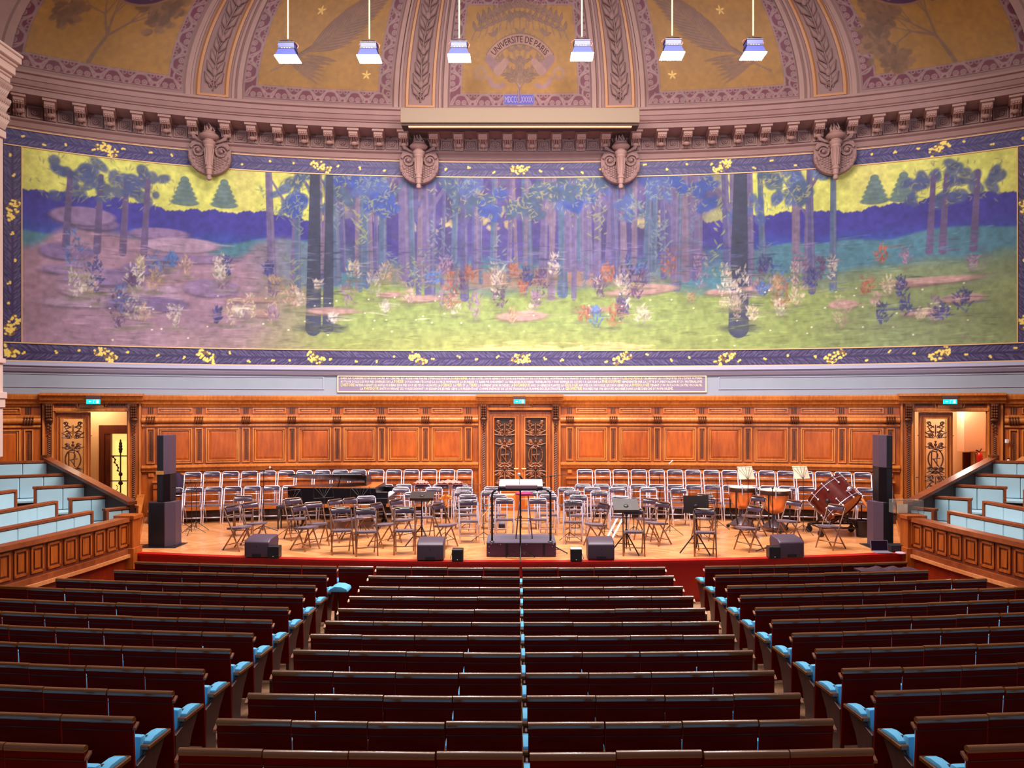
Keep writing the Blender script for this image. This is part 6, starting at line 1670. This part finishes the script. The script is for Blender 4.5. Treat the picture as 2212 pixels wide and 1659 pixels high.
gb = thing('glass_box', 'clear glass box resting on the right stage parapet, papers inside', 'box', at_z(1966, 1110, 1.62) + Vector((0.0, 0, 0)))
M_GL = bpy.data.materials.new('clear_glass'); M_GL.use_nodes = True
bb = M_GL.node_tree.nodes['Principled BSDF']; bb.inputs['Transmission Weight'].default_value = 0.95; bb.inputs['Roughness'].default_value = 0.0; bb.inputs['IOR'].default_value = 1.12; bb.inputs['Base Color'].default_value = (0.9, 0.95, 0.95, 1)
mb = MB(); h_ = 0.26
for q in ((-0.28, 0.28, 0, 0.006, 0, h_), (-0.28, 0.28, 0.3, 0.306, 0, h_), (-0.28, -0.274, 0, 0.3, 0, h_), (0.274, 0.28, 0, 0.3, 0, h_), (-0.28, 0.28, 0, 0.3, h_, h_ + 0.006)): mb.box(*q)
mb.build('pane', M_GL, gb)
mb = MB(); mb.box(-0.2, 0.0, 0.1, 0.12, 0, 0.18); mb.build('paper', M_PAPER, gb)

# ---- six hanging lamps
LAMPS = [(622, 113, 115), (798, 113, 115), (992, 112, 113), (1257, 109, 110), (1452, 108, 108), (1627, 108, 108)]
YL = 16.5
rt = thing('lighting_pipe', 'grey suspension pipe above the six stage lamps', 'pipe', (0, YL, 15.9))
mb = MB(); mb.tube([(-6.5, 0, 0), (6.5, 0, 0)], 0.05, 10); mb.build('pipe', M_BLACK, rt)
M_LB = mat('lamp_blue_metal', (58, 66, 150), 0.4, 0.3); M_LBK = mat('lamp_black_metal', (20, 10, 40), 0.4)
M_LENS = mat('lamp_lens', (236, 250, 255), 0.3, emit=45.0)
for i, (px, _, py) in enumerate(LAMPS):
    z = CZ + (PY0 - 112 + (112 - py)) * YL / FPX; p = at_y(px, 0, YL); p.z = z
    t = thing('pendant_lamp', 'blue-grey square stage lamp hanging on a pale cable, %s from the left of six' % ORD[i], 'lamp', p, group='stage lamps hanging in front of the dome')
    mb = MB()
    def fr(mb, w0, w1, z0, z1):
        vs = [(sx * w0, sy * w0 * 0.8, z0) for sx, sy in ((-1, -1), (1, -1), (1, 1), (-1, 1))] + [(sx * w1, sy * w1 * 0.8, z1) for sx, sy in ((-1, -1), (1, -1), (1, 1), (-1, 1))]
        mb.add(vs, [(3, 2, 1, 0), (4, 5, 6, 7), (0, 1, 5, 4), (1, 2, 6, 5), (2, 3, 7, 6), (3, 0, 4, 7)])
    fr(mb, 0.225, 0.165, -0.12, 0.04); mb.build('flared_shade', M_LB, t)
    mb = MB(); fr(mb, 0.175, 0.175, 0.04, 0.075); mb.build('vent_band', M_LBK, t)
    for k in range(4):
        mb = MB(); mb.box(-0.10 + 0.055 * k, -0.075 + 0.055 * k, -0.142, -0.139, 0.05, 0.06); mb.build('vent_slot', M_WHITE, t)
    mb = MB(); fr(mb, 0.165, 0.165, 0.075, 0.16); mb.build('housing', M_LB, t)
    mb = MB(); fr(mb, 0.175, 0.175, 0.16, 0.185); fr(mb, 0.17, 0.12, 0.185, 0.225); mb.build('top_cap', M_LBK, t)
    mb = MB(); mb.tube([(-0.225, 0, 0.16), (-0.2, -0.0, 0.21), (-0.1, 0, 0.24), (0.05, 0, 0.245), (0.18, 0, 0.215), (0.225, 0, 0.16), (0.20, 0, 0.10)], 0.008, 6); mb.build('yoke', mat('lamp_copper_wire', (176, 110, 110), 0.4, 0.5), t)
    mb = MB(); mb.box(-0.235, 0.235, -0.19, 0.19, -0.135, -0.12); mb.build('lens', M_LENS, t)
    mb = MB(); mb.tube([(0, 0, 0.225), (0, 0, 0.30)], 0.006, 6); mb.build('hook', M_LBK, t)
    mb = MB(); mb.tube([(0, 0, 0.30), (0, 0, 15.85 - z)], 0.014, 8); mb.build('cable', mat('cream_cable', (236, 216, 180), 0.5), t)
    spot('stage_lamp_%d' % i, (p.x, p.y, z - 0.16), (p.x * 0.9, 15.2, 0.9), 1500, (1.0, 0.92, 0.90), 2.3, 0.35, 0.2)
for o in (chair_w, chair_c):
    if not o.get('label'): o['label'] = 'grey folding chair'
# ================================================================ THE STALLS
def make_seat(end):
    """one tip-up stalls seat facing +Y; end = -1/1 adds the aisle end panel on that side, 0 for an inner seat"""
    t = thing('theatre_seat', '', 'seat')
    w = 0.293; H = 1.0
    mb = MB(); tl = Matrix.Rotation(0.06, 4, 'X')
    mb.box(-w, w, -0.018, 0.012, 0.24, H - 0.040, 0, tl); mb.build('backrest', M_SEATW, t, bevel=0.004)
    mb = MB(); pr = [(0.018 * math.cos(a) + 0.0, H - 0.03 + 0.028 * math.sin(a)) for a in [k * PI / 5 for k in range(10)]]
    y0 = -(H - 0.03) * math.sin(0.06)
    prof = [(y0 - 0.024, H - 0.045)] + [(y0 + 0.002 - 0.027 * math.cos(k * PI / 8), H - 0.024 + 0.024 * math.sin(k * PI / 8)) for k in range(9)] + [(y0 + 0.026, H - 0.045)]
    mb.prism(prof, lambda y, z, x: Vector((x, y, z)), -w - 0.002, w + 0.002)
    mb.build('top_rail', M_SEATR, t, smooth='auto')
    mb = MB(); mb.box(-w, w, -0.023, -0.018, H - 0.105, H - 0.098, 0, tl); mb.build('moulding_line', M_SEATE, t)
    mb = MB(); mb.box(-w + 0.03, w - 0.03, 0.014, 0.075, 0.46, H - 0.10, 0, tl); mb.build('back_cushion', M_BLUE, t, bevel=0.025, seg=2, smooth='auto')
    mb = MB(); tp = Matrix.Translation((0, 0.10, 0.40)) @ Matrix.Rotation(-0.12, 4, 'X'); mb.box(-w + 0.055, w - 0.055, 0.0, 0.09, 0.0, 0.36, 0, tp); mb.build('seat_cushion', M_BLUE, t, bevel=0.03, seg=2, smooth='auto')
    mb = MB(); mb.box(-w + 0.06, w - 0.06, 0.09, 0.12, 0.01, 0.34, 0, tp); mb.build('seat_pan', M_SEATE, t)
    sides = [-1] if end == 0 else [-1, 1]
    for sx in sides:
        aisle = (end == sx)
        xx = sx * (w + 0.007)
        aw = 0.055 if aisle else 0.038
        if aisle: xx = sx * (w - 0.045)
        mb = MB(); mb.box(xx - aw, xx + aw, 0.14, 0.50, 0.645, 0.685); arm = mb.build('armrest', M_SEATR, t, bevel=0.008)
        mb = MB(); aw2 = aw - 0.010
        mb.prism([(0.175, 0.685), (0.185, 0.705), (0.25, 0.722), (0.36, 0.722), (0.43, 0.708), (0.465, 0.685)], lambda y, z, x: Vector((x, y, z)), xx - aw2, xx + aw2)
        mb.build('arm_pad', M_BLUE, arm, bevel=0.006, seg=2, smooth='auto')
        mb = MB(); th = 0.022 if aisle else 0.014
        out = [(0.0, 0.0), (0.16, 0.0), (0.10, 0.16), (0.20, 0.34), (0.40, 0.44), (0.47, 0.60), (0.47, 0.645), (0.05, 0.645), (0.0, 0.50)] if not aisle else \
              [(0.03, 0.0), (0.30, 0.0), (0.25, 0.10), (0.25, 0.26), (0.33, 0.46), (0.44, 0.60), (0.46, 0.645), (0.18, 0.645), (0.15, 0.60), (0.03, 0.57)]
        mb.prism(out, lambda y, z, x: Vector((x, y, z)), xx - th, xx + th); mb.build('end_panel' if aisle else 'support', M_SEATE, t, bevel=0.006)
        if aisle:
            mb = MB(); q = tl @ Vector((0, 0, H - 0.07)); mb.prism([(q.y - 0.02, H - 0.10), (q.y + 0.03, H - 0.07), (q.y + 0.03, H - 0.05), (q.y - 0.02, H - 0.08)], lambda y, z, x: Vector((x, y, z)), min(sx * (w + 0.003), sx * (w + 0.028)), max(sx * (w + 0.003), sx * (w + 0.028))); mb.build('corner_cap', mat('worn_bronze', (150, 104, 84), 0.3, 0.5), t)
            mb = MB(); mb.box(xx - 0.03, xx + 0.03, -0.04, 0.12, 0.0, 0.05); mb.build('floor_foot', M_GREYP, t, bevel=0.008)
    return t
protos = {e: make_seat(e) for e in (0, -1, 1)}
TOPY = [1224.2, 1243.6, 1266.3, 1287, 1313.8, 1341.3, 1370, 1404.8, 1448.6, 1497.8, 1553, 1616.6]
ROWZ = [13.0 - 0.69 * i for i in range(12)]
RC = 86.0
rr = random.Random(21)
def place(i, X, e, label, group):
    Y0 = ROWZ[i]; top = CZ - (TOPY[i] - PY0) * Y0 / FPX
    Y = Y0 + X * X / RC
    copy_tree(protos[e], (X + rr.uniform(-0.002, 0.002), Y + rr.uniform(-0.012, 0.012), top - 1.0 + rr.uniform(-0.003, 0.003)), math.atan(2 * X / RC) + rr.uniform(-0.006, 0.006), label, group)
def rown(i): return ORD[i] + ' row back from the stage'
nleft = [6, 6, 7, 8, 8, 8, 8, 7, 6, 5, 4, 3]
for i in range(12):
    for k in range(8):
        X = (-1 if k < 4 else 1) * (0.018 + 0.30 + 0.60 * (3 - k if k < 4 else k - 4))
        e = -1 if k == 0 else (1 if k == 7 else 0)
        place(i, X, e, 'mahogany stalls seat, middle block, %s row from the stage, %s from its left end' % (ORD[i], ORD[k]), 'stalls seats in the middle block')
    for side, nm in ((-1, 'left'), (1, 'right')):
        n = nleft[i]
        for k in range(n):
            X = side * (3.08 + 0.30 + 0.60 * k)
            e = -side if k == 0 else 0
            place(i, X, e, 'mahogany stalls seat, %s block, %s row from the stage, %s from the aisle' % (nm, ORD[i], ORD[k]), 'stalls seats in the %s block' % nm)
place(0, -2.76, 0, 'mahogany stalls seat bridging the left aisle, in the first row before the stage', 'stalls seats in the left block')
# folded-down writing shelf with a cloth at the left aisle, coats on the right
c_ = thing('folded_cloth', 'light blue cloth draped over the first aisle seat of the left stalls block', 'cloth', (-2.93, 12.55, 0.79))
mb = MB(); mb.prism([(-0.14, 0.0), (-0.12, 0.05), (-0.04, 0.09), (0.06, 0.085), (0.15, 0.05), (0.17, 0.0)], lambda x, z, y: Vector((x, y, z)), -0.16, 0.16); mb.build('fold', M_BLUE, c_, bevel=0.02, seg=2, smooth='auto')
c_ = thing('dark_coat', 'dark violet coat lying over the seat backs at the right end of the second row', 'coat', (6.1, 12.95, 1.02))
mb = MB(); vs = []; n1, n2 = 18, 6
for j in range(n2 + 1):
    for q in range(n1 + 1):
        u, v = -1 + 2 * q / n1, -1 + 2 * j / n2; vs.append((u * 0.5, v * 0.14, 0.02 + 0.06 * (1 - v * v) * (0.6 + 0.4 * math.sin(q * 1.3)) * (1 - u ** 4)))
mb.add(vs, [(j * (n1 + 1) + q, j * (n1 + 1) + q + 1, (j + 1) * (n1 + 1) + q + 1, (j + 1) * (n1 + 1) + q) for j in range(n2) for q in range(n1)])
mb.add([(-0.5, -0.14, 0.0), (0.5, -0.14, 0), (0.5, 0.14, 0), (-0.5, 0.14, 0)], [(3, 2, 1, 0)])
mb.build('cloth', mat('violet_coat', (58, 26, 44), 0.9), c_, smooth=True)
# purple carpet pieces between the rows at the aisles
for sg, nm in ((-1, 'left'), (1, 'right')):
    t = tag(root('aisle_carpet_' + nm), kind='structure')
    for i in range(2, 12):
        Y = ROWZ[i] + 3 * 3 / RC; mb = MB(); x0, x1 = sorted((sg * 2.46, sg * 3.02)); z = FY(Y + 0.3) + 0.006
        mb.box(x0, x1, Y + 0.12, Y + 0.34, z, z + 0.02); mb.build('tread_strip', M_PURP, t)
